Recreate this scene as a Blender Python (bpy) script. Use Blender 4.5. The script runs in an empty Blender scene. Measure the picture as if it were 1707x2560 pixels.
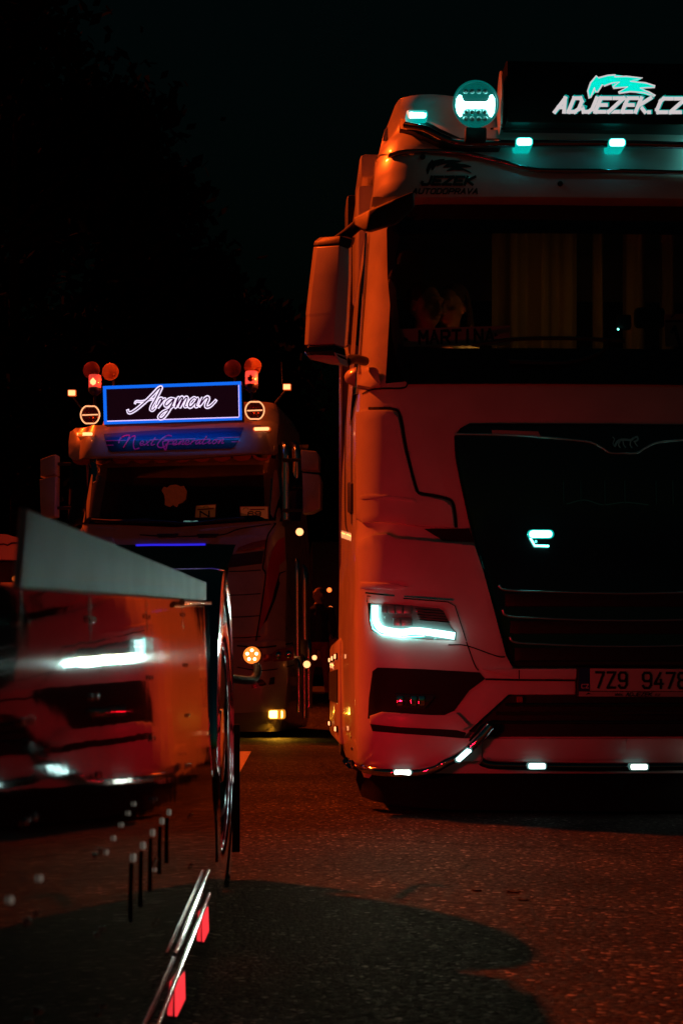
import bpy, bmesh, math, random
from mathutils import Vector, Matrix, noise
random.seed(7)
DEBUG = False
rad = math.radians
scene = bpy.context.scene
COL = scene.collection

# ------------------------------------------------------------------ camera, world, sun, exposure
FPX, HX, HY, CAMZ, CYAW = 3555.0, 853.5, 1715.0, 0.6, rad(2.15)      # photo-pixel focal length, principal column, horizon row
cam_d = bpy.data.cameras.new('camera'); cam = bpy.data.objects.new('camera', cam_d); COL.objects.link(cam)
cam_d.sensor_fit = 'VERTICAL'; cam_d.sensor_height = 36; cam_d.sensor_width = 24
cam_d.lens = FPX / 2560 * 36; cam_d.shift_y = (HY - 1280) / 2560
cam_d.clip_start = 0.05; cam_d.clip_end = 3000
cam_d.dof.use_dof = True; cam_d.dof.focus_distance = 8.0; cam_d.dof.aperture_fstop = 9.0
cam.location = (0, 0, CAMZ); cam.rotation_euler = (rad(90), 0, -CYAW)
scene.camera = cam

SUN_DIR = Vector((-0.75, 0.66, 0)).normalized(); SUN_EL = rad(43)     # where the light comes from
world = bpy.data.worlds.new('World'); scene.world = world; world.use_nodes = True
wn = world.node_tree; bg = wn.nodes['Background']
sky = wn.nodes.new('ShaderNodeTexSky'); sky.sky_type = 'NISHITA'; sky.sun_disc = False
sky.sun_elevation = rad(-4); sky.sun_rotation = rad(200); sky.air_density = 1.0
hue = wn.nodes.new('ShaderNodeMix'); hue.data_type = 'RGBA'; hue.blend_type = 'MULTIPLY'
hue.inputs[0].default_value = 1; hue.inputs[7].default_value = (0.25, 1.0, 0.85, 1)
wn.links.new(sky.outputs[0], hue.inputs[6]); wn.links.new(hue.outputs[2], bg.inputs[0]); bg.inputs[1].default_value = 0.10

sun_d = bpy.data.lights.new('sun', 'SUN'); sun = bpy.data.objects.new('sun', sun_d); COL.objects.link(sun)
sun_d.energy = 5.0; sun_d.angle = rad(1.4); sun_d.color = (1.0, 0.078, 0.005)
v = Vector((SUN_DIR.x * math.cos(SUN_EL), SUN_DIR.y * math.cos(SUN_EL), math.sin(SUN_EL)))
sun.rotation_euler = (-v).to_track_quat('-Z', 'Y').to_euler(); sun.location = v * 40

vs = scene.view_settings
vs.view_transform = 'Standard'; vs.look = 'None'; vs.exposure = 0.0; vs.gamma = 1.0; vs.use_curve_mapping = False
cy = scene.cycles
cy.use_denoising = True
try: cy.denoiser = 'OPENIMAGEDENOISE'
except Exception: pass
cy.max_bounces = 8; cy.diffuse_bounces = 3; cy.glossy_bounces = 5; cy.transmission_bounces = 6; cy.transparent_max_bounces = 10
cy.sample_clamp_indirect = 6.0; cy.caustics_reflective = False; cy.caustics_refractive = False

# ------------------------------------------------------------------ helpers: pixels, frames
CAM = Vector((0, 0, CAMZ))
FW = Vector((math.sin(CYAW), math.cos(CYAW), 0)); RT = Vector((math.cos(CYAW), -math.sin(CYAW), 0))
def ray(px, py):
    return FW + RT * ((px - HX) / FPX) + Vector((0, 0, (HY - py) / FPX))
def at(px, py, Y):
    d = ray(px, py); return CAM + d * (Y / d.y)
def ground_px(px, py):
    d = ray(px, py); return CAM + d * (-CAMZ / d.z)

class Frame:
    """An upright working surface: u runs along e, z is up, n points outward; surf(u, z) is how far it lies behind the plane."""
    def __init__(self, o, deg, surf=None):
        a = rad(deg); self.o = Vector((o[0], o[1], 0)); self.e = Vector((math.cos(a), math.sin(a), 0))
        self.n = Vector((math.sin(a), -math.cos(a), 0)); self.surf = surf or (lambda u, z: 0.0)
    def w(self, u, z, off=0.0):
        p = self.o + self.e * u + self.n * (off - self.surf(u, z)); p.z = z; return p
    def uv(self, px, py, off=0.0):
        d = ray(px, py); dn = d.dot(self.n); dep = 0.0
        for i in range(50):
            t = ((self.o - CAM).dot(self.n) + off - dep) / dn
            p = CAM + d * t; u = (p - self.o).dot(self.e)
            nd = self.surf(u, p.z); dep += (nd - dep) * 0.35
        return u, p.z
    def p(self, px, py, off=0.0):
        u, z = self.uv(px, py, off); return self.w(u, z, off)

def lerp_table(tab, z, k):
    if z <= tab[0][0]: return tab[0][k]
    for a, b in zip(tab, tab[1:]):
        if z <= b[0]:
            t = (z - a[0]) / (b[0] - a[0] + 1e-9); return a[k] + (b[k] - a[k]) * t
    return tab[-1][k]
def cab_surf(tab, r, bow):
    def f(u, z):
        hw = lerp_table(tab, z, 2); s = lerp_table(tab, z, 1); a = abs(u)
        d = s + bow * (min(a, hw) / hw) ** 2
        if a > hw: return d + r + min(a - hw, .2) * .3
        if a > hw - r:
            q = a - (hw - r); d += r - math.sqrt(max(r * r - q * q, 0))
        return d
    return f

# ------------------------------------------------------------------ helpers: materials
MATS = {}
def mat(name, col=(.5, .5, .5), rough=.5, metal=0., emit=None, es=0., coat=0., spec=.5, bump=0., bscale=60., vary=0., vscale=8., rvar=0., trans=0., alpha=None):
    if name in MATS: return MATS[name]
    m = bpy.data.materials.new(name); m.use_nodes = True; nt = m.node_tree; b = nt.nodes['Principled BSDF']
    b.inputs['Base Color'].default_value = (*col, 1); b.inputs['Roughness'].default_value = rough; b.inputs['Metallic'].default_value = metal
    b.inputs['Coat Weight'].default_value = coat; b.inputs['Coat Roughness'].default_value = 0.03; b.inputs['Specular IOR Level'].default_value = spec
    b.inputs['Transmission Weight'].default_value = trans
    if emit: b.inputs['Emission Color'].default_value = (*emit, 1); b.inputs['Emission Strength'].default_value = es
    tc = None
    if bump or vary or rvar:
        tc = nt.nodes.new('ShaderNodeTexCoord')
    if bump:
        n = nt.nodes.new('ShaderNodeTexNoise'); n.inputs['Scale'].default_value = bscale; n.inputs['Detail'].default_value = 5
        bp = nt.nodes.new('ShaderNodeBump'); bp.inputs['Strength'].default_value = bump; bp.inputs['Distance'].default_value = 0.01
        nt.links.new(tc.outputs['Object'], n.inputs['Vector']); nt.links.new(n.outputs['Fac'], bp.inputs['Height']); nt.links.new(bp.outputs[0], b.inputs['Normal'])
    if vary:
        n = nt.nodes.new('ShaderNodeTexNoise'); n.inputs['Scale'].default_value = vscale; n.inputs['Detail'].default_value = 6
        mr = nt.nodes.new('ShaderNodeMapRange'); mr.inputs[1].default_value = .3; mr.inputs[2].default_value = .7; mr.inputs[3].default_value = 1 - vary; mr.inputs[4].default_value = 1
        mx = nt.nodes.new('ShaderNodeMix'); mx.data_type = 'RGBA'; mx.blend_type = 'MULTIPLY'; mx.inputs[0].default_value = 1; mx.inputs[6].default_value = (*col, 1)
        nt.links.new(tc.outputs['Object'], n.inputs['Vector']); nt.links.new(n.outputs['Fac'], mr.inputs[0]); nt.links.new(mr.outputs[0], mx.inputs[7]); nt.links.new(mx.outputs[2], b.inputs['Base Color'])
    if rvar:
        n = nt.nodes.new('ShaderNodeTexNoise'); n.inputs['Scale'].default_value = vscale * 1.7; n.inputs['Detail'].default_value = 6
        mr = nt.nodes.new('ShaderNodeMapRange'); mr.inputs[1].default_value = .35; mr.inputs[2].default_value = .7; mr.inputs[3].default_value = rough; mr.inputs[4].default_value = rough + rvar
        nt.links.new(tc.outputs['Object'], n.inputs['Vector']); nt.links.new(n.outputs['Fac'], mr.inputs[0]); nt.links.new(mr.outputs[0], b.inputs['Roughness'])
    MATS[name] = m; return m
def glass(name, tint=(.5, .5, .5), ior=1.45, rough=.01):
    if name in MATS: return MATS[name]
    m = bpy.data.materials.new(name); m.use_nodes = True; nt = m.node_tree; nt.nodes.remove(nt.nodes['Principled BSDF'])
    t = nt.nodes.new('ShaderNodeBsdfTransparent'); t.inputs[0].default_value = (*tint, 1)
    g = nt.nodes.new('ShaderNodeBsdfGlossy'); g.inputs['Roughness'].default_value = rough
    fr = nt.nodes.new('ShaderNodeFresnel'); fr.inputs[0].default_value = ior
    mx = nt.nodes.new('ShaderNodeMixShader'); nt.links.new(fr.outputs[0], mx.inputs[0]); nt.links.new(t.outputs[0], mx.inputs[1]); nt.links.new(g.outputs[0], mx.inputs[2])
    nt.links.new(mx.outputs[0], nt.nodes['Material Output'].inputs[0]); MATS[name] = m; return m
def emit(name, col, s): return mat(name, (.02, .02, .02), .4, emit=col, es=s)

PAINT = mat('white paint', (.78, .77, .75), .28, coat=.6, spec=.4, vary=.16, vscale=5, rvar=.16)
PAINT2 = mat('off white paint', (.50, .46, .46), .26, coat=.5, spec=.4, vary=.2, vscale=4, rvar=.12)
BLACKG = mat('gloss black', (.006, .006, .007), .10, coat=.5)
BLACK = mat('black plastic', (.012, .012, .013), .55, bump=.15, bscale=300)
GAP = mat('panel gap', (.003, .003, .003), .8)
CHROME = mat('chrome', (.82, .82, .84), .07, 1.0)
DCHROME = mat('smoked chrome', (.30, .30, .32), .12, 1.0)
RUBBER = mat('tyre rubber', (.014, .014, .014), .75, bump=.3, bscale=90)
GLASS = glass('windscreen glass', (.55, .58, .56))
CLEAR = glass('clear lens', (.85, .9, .9))
WHITE_L = emit('white daylight led', (.60, 1.0, .95), 5)
TEAL_L = emit('teal led', (.16, 1.0, .86), 11)
WARM_L = emit('neutral led', (.9, 1.0, .86), 3.2)
AMBER_L = emit('amber led', (1.0, .38, .14), 2.4)
AMBER_S = emit('soft amber led', (1.0, .17, .03), 2.2)
YELLOW_L = emit('yellow led', (1.0, .60, .10), 9)
RED_L = emit('red led', (1.0, .035, .045), 1.2)
DARKRED = mat('red reflector', (.35, .01, .02), .15, coat=.5)

# ------------------------------------------------------------------ helpers: objects
def root_of(o):
    while o.parent: o = o.parent
    return o
def thing(name, loc, label, cat, group=None):
    o = bpy.data.objects.new(name, None); COL.objects.link(o); o.location = loc; o.empty_display_size = .2
    o['label'] = label; o['category'] = cat
    if group: o['group'] = group
    return o
def tag(o, label=None, cat=None, group=None, kind=None):
    for k, x in (('label', label), ('category', cat), ('group', group), ('kind', kind)):
        if x: o[k] = x
    return o
def obj(name, bm, m, parent=None, smooth=35, origin=None):
    bmesh.ops.recalc_face_normals(bm, faces=bm.faces[:])
    if parent: off = root_of(parent).location
    elif origin: off = Vector(origin)
    else: off = Vector((0, 0, 0))
    bmesh.ops.translate(bm, verts=bm.verts[:], vec=-Vector(off))
    me = bpy.data.meshes.new(name); bm.to_mesh(me); bm.free()
    o = bpy.data.objects.new(name, me); COL.objects.link(o)
    if m:
        for x in (m if isinstance(m, (list, tuple)) else [m]): me.materials.append(x)
    if parent: o.parent = parent
    elif origin: o.location = off
    if smooth:
        me.polygons.foreach_set('use_smooth', [True] * len(me.polygons)); me.set_sharp_from_angle(angle=rad(smooth))
    return o
def point_light(parent, loc, col, watts, radius=.03):
    radius = .006
    d = bpy.data.lights.new('lamp_light', 'POINT'); d.energy = watts; d.color = col; d.shadow_soft_size = radius
    o = bpy.data.objects.new('lamp_light', d); COL.objects.link(o); o.parent = parent; o.location = Vector(loc) - root_of(parent).location; return o
def area_light(parent, loc, direction, col, watts, w, h, spread=160):
    d = bpy.data.lights.new('lamp_light', 'AREA'); d.shape = 'RECTANGLE'; d.size = w; d.size_y = h; d.energy = watts; d.color = col; d.spread = rad(spread)
    o = bpy.data.objects.new('lamp_light', d); COL.objects.link(o); o.parent = parent; o.location = Vector(loc) - root_of(parent).location
    o.rotation_euler = Vector(direction).to_track_quat('-Z', 'Y').to_euler(); return o

def catmull(pts, n=6, closed=False):
    P = [Vector(p) for p in pts]; out = []
    N = len(P)
    if N < 3: return P
    rng = range(N if closed else N - 1)
    for i in rng:
        if closed: a, b, c, d = P[(i - 1) % N], P[i], P[(i + 1) % N], P[(i + 2) % N]
        else:
            b, c = P[i], P[i + 1]; a = P[i - 1] if i else b * 2 - c; d = P[i + 2] if i + 2 < N else c * 2 - b
        for k in range(n):
            t = k / n
            out.append(.5 * ((2 * b) + (c - a) * t + (2 * a - 5 * b + 4 * c - d) * t * t + (3 * b - a - 3 * c + d) * t ** 3))
    if not closed: out.append(P[-1])
    return out

def panel_bm(fr, uv, off=.01, thick=.02, bev=0., sub=.12, seg=2):
    area = sum(a[0] * b[1] - b[0] * a[1] for a, b in zip(uv, uv[1:] + uv[:1]))
    if area < 0: uv = uv[::-1]
    bm = bmesh.new()
    vs_ = [bm.verts.new((u, 0, z)) for u, z in uv]
    bm.faces.new(vs_)
    us = [u for u, z in uv]; zs = [z for u, z in uv]
    if DEBUG and max(max(us) - min(us), max(zs) - min(zs)) > 3: print('WIDE', min(us), max(us), min(zs), max(zs), sub)
    if sub:
        k = math.floor(min(us) / sub) + 1
        while k * sub < max(us):
            bmesh.ops.bisect_plane(bm, geom=bm.verts[:] + bm.edges[:] + bm.faces[:], plane_co=(k * sub + .0003, 0, 0), plane_no=(1, 0, 0), dist=1e-5); k += 1
        k = math.floor(min(zs) / sub) + 1
        while k * sub < max(zs):
            bmesh.ops.bisect_plane(bm, geom=bm.verts[:] + bm.edges[:] + bm.faces[:], plane_co=(0, 0, k * sub + .0003), plane_no=(0, 0, 1), dist=1e-5); k += 1
    bmesh.ops.triangulate(bm, faces=[f for f in bm.faces if len(f.verts) > 4])
    front = bm.faces[:]
    if thick:
        vmap = {}
        for v_ in list(bm.verts): vmap[v_] = (v_.co.x, v_.co.z)
        rim = [e for e in bm.edges if len(e.link_faces) == 1]
        back = {v_: bm.verts.new((v_.co.x, 1, v_.co.z)) for v_ in vmap}
        for f in front: bm.faces.new([back[v_] for v_ in reversed(f.verts)])
        for e in rim:
            a, b = e.verts; bm.faces.new((a, b, back[b], back[a]))
        for v_ in bm.verts:
            u, z = v_.co.x, v_.co.z; o_ = off if v_.co.y < .5 else off - thick
            v_.co = fr.w(u, z, o_)
        if bev:
            bmesh.ops.recalc_face_normals(bm, faces=bm.faces[:])
            bmesh.ops.bevel(bm, geom=rim, offset=bev, segments=seg, affect='EDGES', profile=.5, clamp_overlap=True)
    else:
        for v_ in bm.verts: v_.co = fr.w(v_.co.x, v_.co.z, off)
    return bm
def panel(fr, px, name, m, parent, off=.01, thick=.02, bev=0., sub=.12, mir=False, smooth=35, uv=None, curve=0):
    if curve: px = [(p.x, p.y) for p in catmull([(x, y, 0) for x, y in px], curve, True)]
    pts = uv or [fr.uv(x, y, off) for x, y in px]
    o = obj(name, panel_bm(fr, pts, off, thick, bev, sub), m, parent, smooth)
    if mir:
        o2 = obj(name, panel_bm(fr, [(-u, z) for u, z in pts], off, thick, bev, sub), m, parent, smooth); return o, o2
    return o
def rrect(x0, y0, x1, y1, r, n=4, tilt=0.):
    out = []
    for cx, cy_, a0 in ((x1 - r, y0 + r, -90), (x1 - r, y1 - r, 0), (x0 + r, y1 - r, 90), (x0 + r, y0 + r, 180)):
        for k in range(n + 1):
            a = rad(a0 + 90 * k / n); x = cx + r * math.cos(a); out.append((x, cy_ + r * math.sin(a) + tilt * (x - (x0 + x1) / 2)))
    return out
def circle_px(cx, cy_, r, n=24, ry=None): return [(cx + r * math.cos(2 * math.pi * k / n), cy_ + (ry or r) * math.sin(2 * math.pi * k / n)) for k in range(n)]

def tube_bm(pts, r, seg=10, bm=None, cap=True, rad_f=None):
    bm = bm or bmesh.new(); P = [Vector(p) for p in pts]; rings = []
    up = Vector((0, 0, 1)); prev = None
    for i, p in enumerate(P):
        t = (P[min(i + 1, len(P) - 1)] - P[max(i - 1, 0)]).normalized()
        if prev is None: x = t.cross(up if abs(t.z) < .95 else Vector((0, 1, 0))).normalized()
        else: x = (prev - t * prev.dot(t)).normalized()
        prev = x; y = t.cross(x); rr = rad_f(i / (len(P) - 1)) if rad_f else r
        rings.append([bm.verts.new(p + x * math.cos(2 * math.pi * k / seg) * rr + y * math.sin(2 * math.pi * k / seg) * rr) for k in range(seg)])
    for a, b in zip(rings, rings[1:]):
        for k in range(seg): bm.faces.new((a[k], a[(k + 1) % seg], b[(k + 1) % seg], b[k]))
    if cap: bm.faces.new(rings[0]); bm.faces.new(rings[-1])
    return bm
def tube(pts, r, name, m, parent, n=6, seg=10): return obj(name, tube_bm(catmull(pts, n) if n else pts, r, seg), m, parent, 50)
def box_bm(c, s, bev=0., bm=None, rot=None):
    new = bm is None; bm = bm or bmesh.new()
    g = bmesh.ops.create_cube(bm, size=1); vv = g['verts']
    bmesh.ops.scale(bm, vec=s, verts=vv)
    if bev:
        es = list({e for v_ in vv for e in v_.link_edges}); r_ = bmesh.ops.bevel(bm, geom=es, offset=bev, segments=2, affect='EDGES', profile=.5); vv = list({v_ for f in r_['faces'] for v_ in f.verts} | {v_ for v_ in vv if v_.is_valid})
    if rot: bmesh.ops.rotate(bm, verts=vv, cent=(0, 0, 0), matrix=rot)
    bmesh.ops.translate(bm, verts=vv, vec=c); return bm
def lathe_bm(profile, center, axis, seg=28, bm=None):
    """profile: (radius, distance along axis)."""
    bm = bm or bmesh.new(); axis = Vector(axis).normalized(); q = Vector((0, 0, 1)).rotation_difference(axis); c = Vector(center); rings = []
    for r, h in profile:
        if r < 1e-6: rings.append([bm.verts.new(c + q @ Vector((0, 0, h)))])
        else: rings.append([bm.verts.new(c + q @ Vector((r * math.cos(2 * math.pi * k / seg), r * math.sin(2 * math.pi * k / seg), h))) for k in range(seg)])
    for a, b in zip(rings, rings[1:]):
        for k in range(seg):
            k2 = (k + 1) % seg
            if len(a) == 1 and len(b) == 1: continue
            if len(a) == 1: bm.faces.new((a[0], b[k], b[k2]))
            elif len(b) == 1: bm.faces.new((a[k], a[k2], b[0]))
            else: bm.faces.new((a[k], a[k2], b[k2], b[k]))
    return bm
def loft_cab(fr, tab, r, bow, depth, hole=None, nose=26):
    bm = bmesh.new(); rings = []
    for z, s, hw in tab:
        ring = []
        f = cab_surf([(z, s, hw)], r, bow); us = []
        for k in range(9): us.append(-(hw - r) - r * math.cos(rad(90) * k / 8))
        us += [-(hw - r) + 2 * (hw - r) * k / nose for k in range(1, nose)]
        us += [-u for u in us[8::-1]]
        pts = [(u, f(u, z)) for u in us]
        side = [(-hw, d) for d in (depth, depth - .03, depth * .7, depth * .4)] ; side[0] = (-hw + .04, depth)
        ring = side + pts + [(-a, b) for a, b in side[::-1]]
        rings.append([bm.verts.new(fr.o + fr.e * u - fr.n * d + Vector((0, 0, z))) for u, d in ring])
    n = len(rings[0])
    for i, (a, b) in enumerate(zip(rings, rings[1:])):
        for k in range(n):
            k2 = (k + 1) % n
            if hole and k2 and hole(tab[i], tab[i + 1], k, n): continue
            bm.faces.new((a[k], a[k2], b[k2], b[k]))
    bm.faces.new(rings[-1]); bm.faces.new(rings[0])
    return bm

# ------------------------------------------------------------------ helpers: lettering (flat print, drawn as strokes)
GL = {
 'A': [[(0, 0), (.5, 1), (1, 0)], [(.2, .33), (.8, .33)]], 'D': [[(0, 0), (0, 1), (.7, 1), (1, .78), (1, .22), (.7, 0), (0, 0)]],
 'J': [[(1, 1), (1, .2), (.75, 0), (.2, 0), (0, .2), (0, .3)]], 'E': [[(1, 1), (0, 1), (0, 0), (1, 0)], [(0, .5), (.85, .5)]],
 'Z': [[(0, 1), (1, 1), (0, 0), (1, 0)]], 'K': [[(0, 0), (0, 1)], [(1, 1), (.12, .5), (1, 0)]],
 'C': [[(1, 1), (.2, 1), (0, .82), (0, .18), (.2, 0), (1, 0)]], '.': [[(.1, 0), (.2, 0)]],
 'U': [[(0, 1), (0, .18), (.2, 0), (.8, 0), (1, .18), (1, 1)]], 'T': [[(0, 1), (1, 1)], [(.5, 1), (.5, 0)]],
 'O': [[(.2, 0), (0, .2), (0, .8), (.2, 1), (.8, 1), (1, .8), (1, .2), (.8, 0), (.2, 0)]],
 'P': [[(0, 0), (0, 1), (.8, 1), (1, .85), (1, .6), (.8, .45), (0, .45)]], 'R': [[(0, 0), (0, 1), (.8, 1), (1, .85), (1, .62), (.8, .47), (0, .47)], [(.5, .47), (1, 0)]],
 'V': [[(0, 1), (.5, 0), (1, 1)]], 'M': [[(0, 0), (0, 1), (.5, .45), (1, 1), (1, 0)]], 'I': [[(.5, 0), (.5, 1)]],
 'N': [[(0, 0), (0, 1), (1, 0), (1, 1)]], 'S': [[(1, .85), (.8, 1), (.2, 1), (0, .82), (0, .65), (.2, .52), (.8, .48), (1, .35), (1, .18), (.8, 0), (.2, 0), (0, .15)]],
 'H': [[(0, 0), (0, 1)], [(1, 0), (1, 1)], [(0, .5), (1, .5)]], 'L': [[(0, 1), (0, 0), (1, 0)]],
 '7': [[(0, 1), (1, 1), (.3, 0)]], '4': [[(.7, 1), (0, .28), (1, .28)], [(.75, .55), (.75, 0)]],
 '9': [[(1, .62), (.8, .45), (.2, .45), (0, .6), (0, .85), (.2, 1), (.8, 1), (1, .85), (1, .2), (.75, 0), (.2, 0), (0, .15)]],
 '8': [[(.2, .53), (0, .7), (0, .86), (.2, 1), (.8, 1), (1, .86), (1, .7), (.8, .53), (.2, .53), (0, .37), (0, .15), (.2, 0), (.8, 0), (1, .15), (1, .37), (.8, .53)]],
 '6': [[(1, .85), (.8, 1), (.25, 1), (0, .8), (0, .15), (.2, 0), (.8, 0), (1, .15), (1, .4), (.8, .55), (.2, .55), (0, .4)]],
 'w': [[(0, .6), (.25, 0), (.5, .5), (.75, 0), (1, .6)]], 'c': [[(1, .55), (.2, .6), (0, .4), (0, .2), (.2, 0), (1, .05)]], 'z': [[(0, .6), (1, .6), (0, 0), (1, 0)]],
 '1': [[(.2, .75), (.6, 1), (.6, 0)]],
}
class Flat:
    def __init__(self, fr, off): self.bm = bmesh.new(); self.fr = fr; self.off = off; self.k = 0
    def quad(self, pts):
        self.k += 1; o_ = self.off + (self.k % 7) * .00025
        self.bm.faces.new([self.bm.verts.new(self.fr.p(x, y, o_)) for x, y in pts])
    def poly(self, pts, extra=0.):
        fs = [self.bm.verts.new(self.fr.p(x, y, self.off + extra)) for x, y in pts]; f = self.bm.faces.new(fs); bmesh.ops.triangulate(self.bm, faces=[f])
    def seg(self, a, b, w, ext=.5):
        d = Vector((b[0] - a[0], b[1] - a[1])); L = d.length
        if L < 1e-6: return
        d /= L; n = Vector((-d.y, d.x)) * w / 2; a2 = Vector(a) - d * w * ext; b2 = Vector(b) + d * w * ext
        self.quad([a2 + n, b2 + n, b2 - n, a2 - n])
    def strip(self, pts, w, extra=0., closed=False):
        P = [Vector((p[0], p[1])) for p in pts]; L, R = [], []
        N = len(P)
        for i in range(N):
            a = P[i - 1] if (i or closed) else P[0]; b = P[(i + 1) % N] if (closed or i < N - 1) else P[-1]
            t = b - a
            if t.length < 1e-9: t = Vector((1, 0))
            t.normalize(); n = Vector((-t.y, t.x)) * ((w(i / max(N - 1, 1)) if callable(w) else w) / 2)
            L.append(self.bm.verts.new(self.fr.p(*(P[i] + n), self.off + extra))); R.append(self.bm.verts.new(self.fr.p(*(P[i] - n), self.off + extra)))
        for i in range(N if closed else N - 1):
            j = (i + 1) % N; self.bm.faces.new((L[i], L[j], R[j], R[i]))
    def text(self, s, x0, y0, h, cw, gap, w, slant=0., tilt=0., mirror=False, block=True):
        x = x0
        for ch in (s[::-1] if mirror else s):
            if ch == ' ': x += cw * .8; continue
            wd = cw * (.35 if ch == '.' else 1)
            for st in GL[ch]:
                pts = []
                for gx, gy in st:
                    if mirror: gx = 1 - gx
                    X = x + gx * wd + gy * slant * h; pts.append((X, y0 - gy * h + tilt * (X - x0)))
                for a, b in zip(pts, pts[1:]): self.seg(a, b, w, .5 if block else .35)
            x += wd + gap
        return x
    def done(self, name, m, parent):
        return obj(name, self.bm, m, parent, 0)
def seam(fr, px, w, name, parent, off=.002, m=None, n=5, mir=False):
    f = Flat(fr, off); P = [(p.x, p.y) for p in catmull([(x, y, 0) for x, y in px], n)] if n else px
    f.strip(P, w); o = f.done(name, m or GAP, parent)
    if mir:
        uvs = [fr.uv(x, y, off) for x, y in P]; bm = bmesh.new(); L, R = [], []
        for i, (u, z) in enumerate(uvs):
            a = uvs[max(i - 1, 0)]; b = uvs[min(i + 1, len(uvs) - 1)]; t = Vector((b[0] - a[0], b[1] - a[1])).normalized(); nn = Vector((-t.y, t.x)) * (w / 1090)
            L.append(bm.verts.new(fr.w(-u + nn.x, z - nn.y, off))); R.append(bm.verts.new(fr.w(-u - nn.x, z + nn.y, off)))
        for i in range(len(L) - 1): bm.faces.new((L[i], L[i + 1], R[i + 1], R[i]))
        obj(name, bm, m or GAP, parent, 0)
    return o

def crop(x0, y0, k): return lambda pts: [(x0 + x * k, y0 + y * k) for x, y in pts]
#EOF_HELPERS
# ------------------------------------------------------------------ ground
def asphalt():
    m = bpy.data.materials.new('asphalt'); m.use_nodes = True; nt = m.node_tree; b = nt.nodes['Principled BSDF']; L = nt.links.new
    tc = nt.nodes.new('ShaderNodeTexCoord')
    v1 = nt.nodes.new('ShaderNodeTexVoronoi'); v1.inputs['Scale'].default_value = 85
    n1 = nt.nodes.new('ShaderNodeTexNoise'); n1.inputs['Scale'].default_value = 1.1; n1.inputs['Detail'].default_value = 8; n1.inputs['Roughness'].default_value = .65
    n2 = nt.nodes.new('ShaderNodeTexNoise'); n2.inputs['Scale'].default_value = 240; n2.inputs['Detail'].default_value = 3
    for n in (v1, n1, n2): L(tc.outputs['Object'], n.inputs['Vector'])
    sep = nt.nodes.new('ShaderNodeSeparateColor'); L(v1.outputs['Color'], sep.inputs[0])
    cr = nt.nodes.new('ShaderNodeValToRGB'); e = cr.color_ramp.elements
    e[0].position = 0; e[0].color = (.014, .013, .012, 1); e[1].position = 1; e[1].color = (.34, .33, .32, 1)
    x = e.new(.55); x.color = (.030, .029, .027, 1); x = e.new(.86); x.color = (.055, .053, .05, 1); x = e.new(.95); x.color = (.10, .097, .092, 1)
    L(sep.outputs[0], cr.inputs[0])
    mr = nt.nodes.new('ShaderNodeMapRange'); mr.inputs[1].default_value = .3; mr.inputs[2].default_value = .72; mr.inputs[3].default_value = .45; mr.inputs[4].default_value = 1.3
    L(n1.outputs['Fac'], mr.inputs[0])
    mx = nt.nodes.new('ShaderNodeMix'); mx.data_type = 'RGBA'; mx.blend_type = 'MULTIPLY'; mx.inputs[0].default_value = 1
    L(cr.outputs[0], mx.inputs[6]); L(mr.outputs[0], mx.inputs[7])
    wv = nt.nodes.new('ShaderNodeTexNoise'); wv.inputs['Scale'].default_value = 3.0; wv.inputs['Detail'].default_value = 5; L(tc.outputs['Object'], wv.inputs['Vector'])
    wm = nt.nodes.new('ShaderNodeMix'); wm.data_type = 'RGBA'; wm.inputs[0].default_value = .22; L(tc.outputs['Object'], wm.inputs[6]); L(wv.outputs['Color'], wm.inputs[7])
    ck = nt.nodes.new('ShaderNodeTexVoronoi'); ck.feature = 'DISTANCE_TO_EDGE'; ck.inputs['Scale'].default_value = .9; L(wm.outputs[2], ck.inputs['Vector'])
    cm_ = nt.nodes.new('ShaderNodeMapRange'); cm_.inputs[1].default_value = .002; cm_.inputs[2].default_value = .010; cm_.inputs[3].default_value = .30; cm_.inputs[4].default_value = 1; L(ck.outputs['Distance'], cm_.inputs[0])
    st = nt.nodes.new('ShaderNodeTexNoise'); st.inputs['Scale'].default_value = .45; st.inputs['Detail'].default_value = 3; L(tc.outputs['Object'], st.inputs['Vector'])
    sm = nt.nodes.new('ShaderNodeMapRange'); sm.inputs[1].default_value = .36; sm.inputs[2].default_value = .52; sm.inputs[3].default_value = .45; sm.inputs[4].default_value = 1; L(st.outputs['Fac'], sm.inputs[0])
    mm = nt.nodes.new('ShaderNodeMath'); mm.operation = 'MULTIPLY'; L(cm_.outputs[0], mm.inputs[0]); L(sm.outputs[0], mm.inputs[1])
    m2 = nt.nodes.new('ShaderNodeMix'); m2.data_type = 'RGBA'; m2.blend_type = 'MULTIPLY'; m2.inputs[0].default_value = 1; L(mx.outputs[2], m2.inputs[6]); L(mm.outputs[0], m2.inputs[7]); L(m2.outputs[2], b.inputs['Base Color'])
    ad = nt.nodes.new('ShaderNodeMath'); ad.operation = 'MULTIPLY_ADD'; ad.inputs[1].default_value = -.9; L(v1.outputs['Distance'], ad.inputs[0]); L(n2.outputs['Fac'], ad.inputs[2])
    ad2 = nt.nodes.new('ShaderNodeMath'); ad2.operation = 'MULTIPLY_ADD'; ad2.inputs[1].default_value = .6; L(sep.outputs[1], ad2.inputs[0]); L(ad.outputs[0], ad2.inputs[2])
    bp = nt.nodes.new('ShaderNodeBump'); bp.inputs['Strength'].default_value = .75; bp.inputs['Distance'].default_value = .006
    L(ad2.outputs[0], bp.inputs['Height']); L(bp.outputs[0], b.inputs['Normal'])
    r2 = nt.nodes.new('ShaderNodeMapRange'); r2.inputs[3].default_value = .6; r2.inputs[4].default_value = .95; L(sep.outputs[2], r2.inputs[0]); L(r2.outputs[0], b.inputs['Roughness'])
    b.inputs['Specular IOR Level'].default_value = .08
    return m
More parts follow.
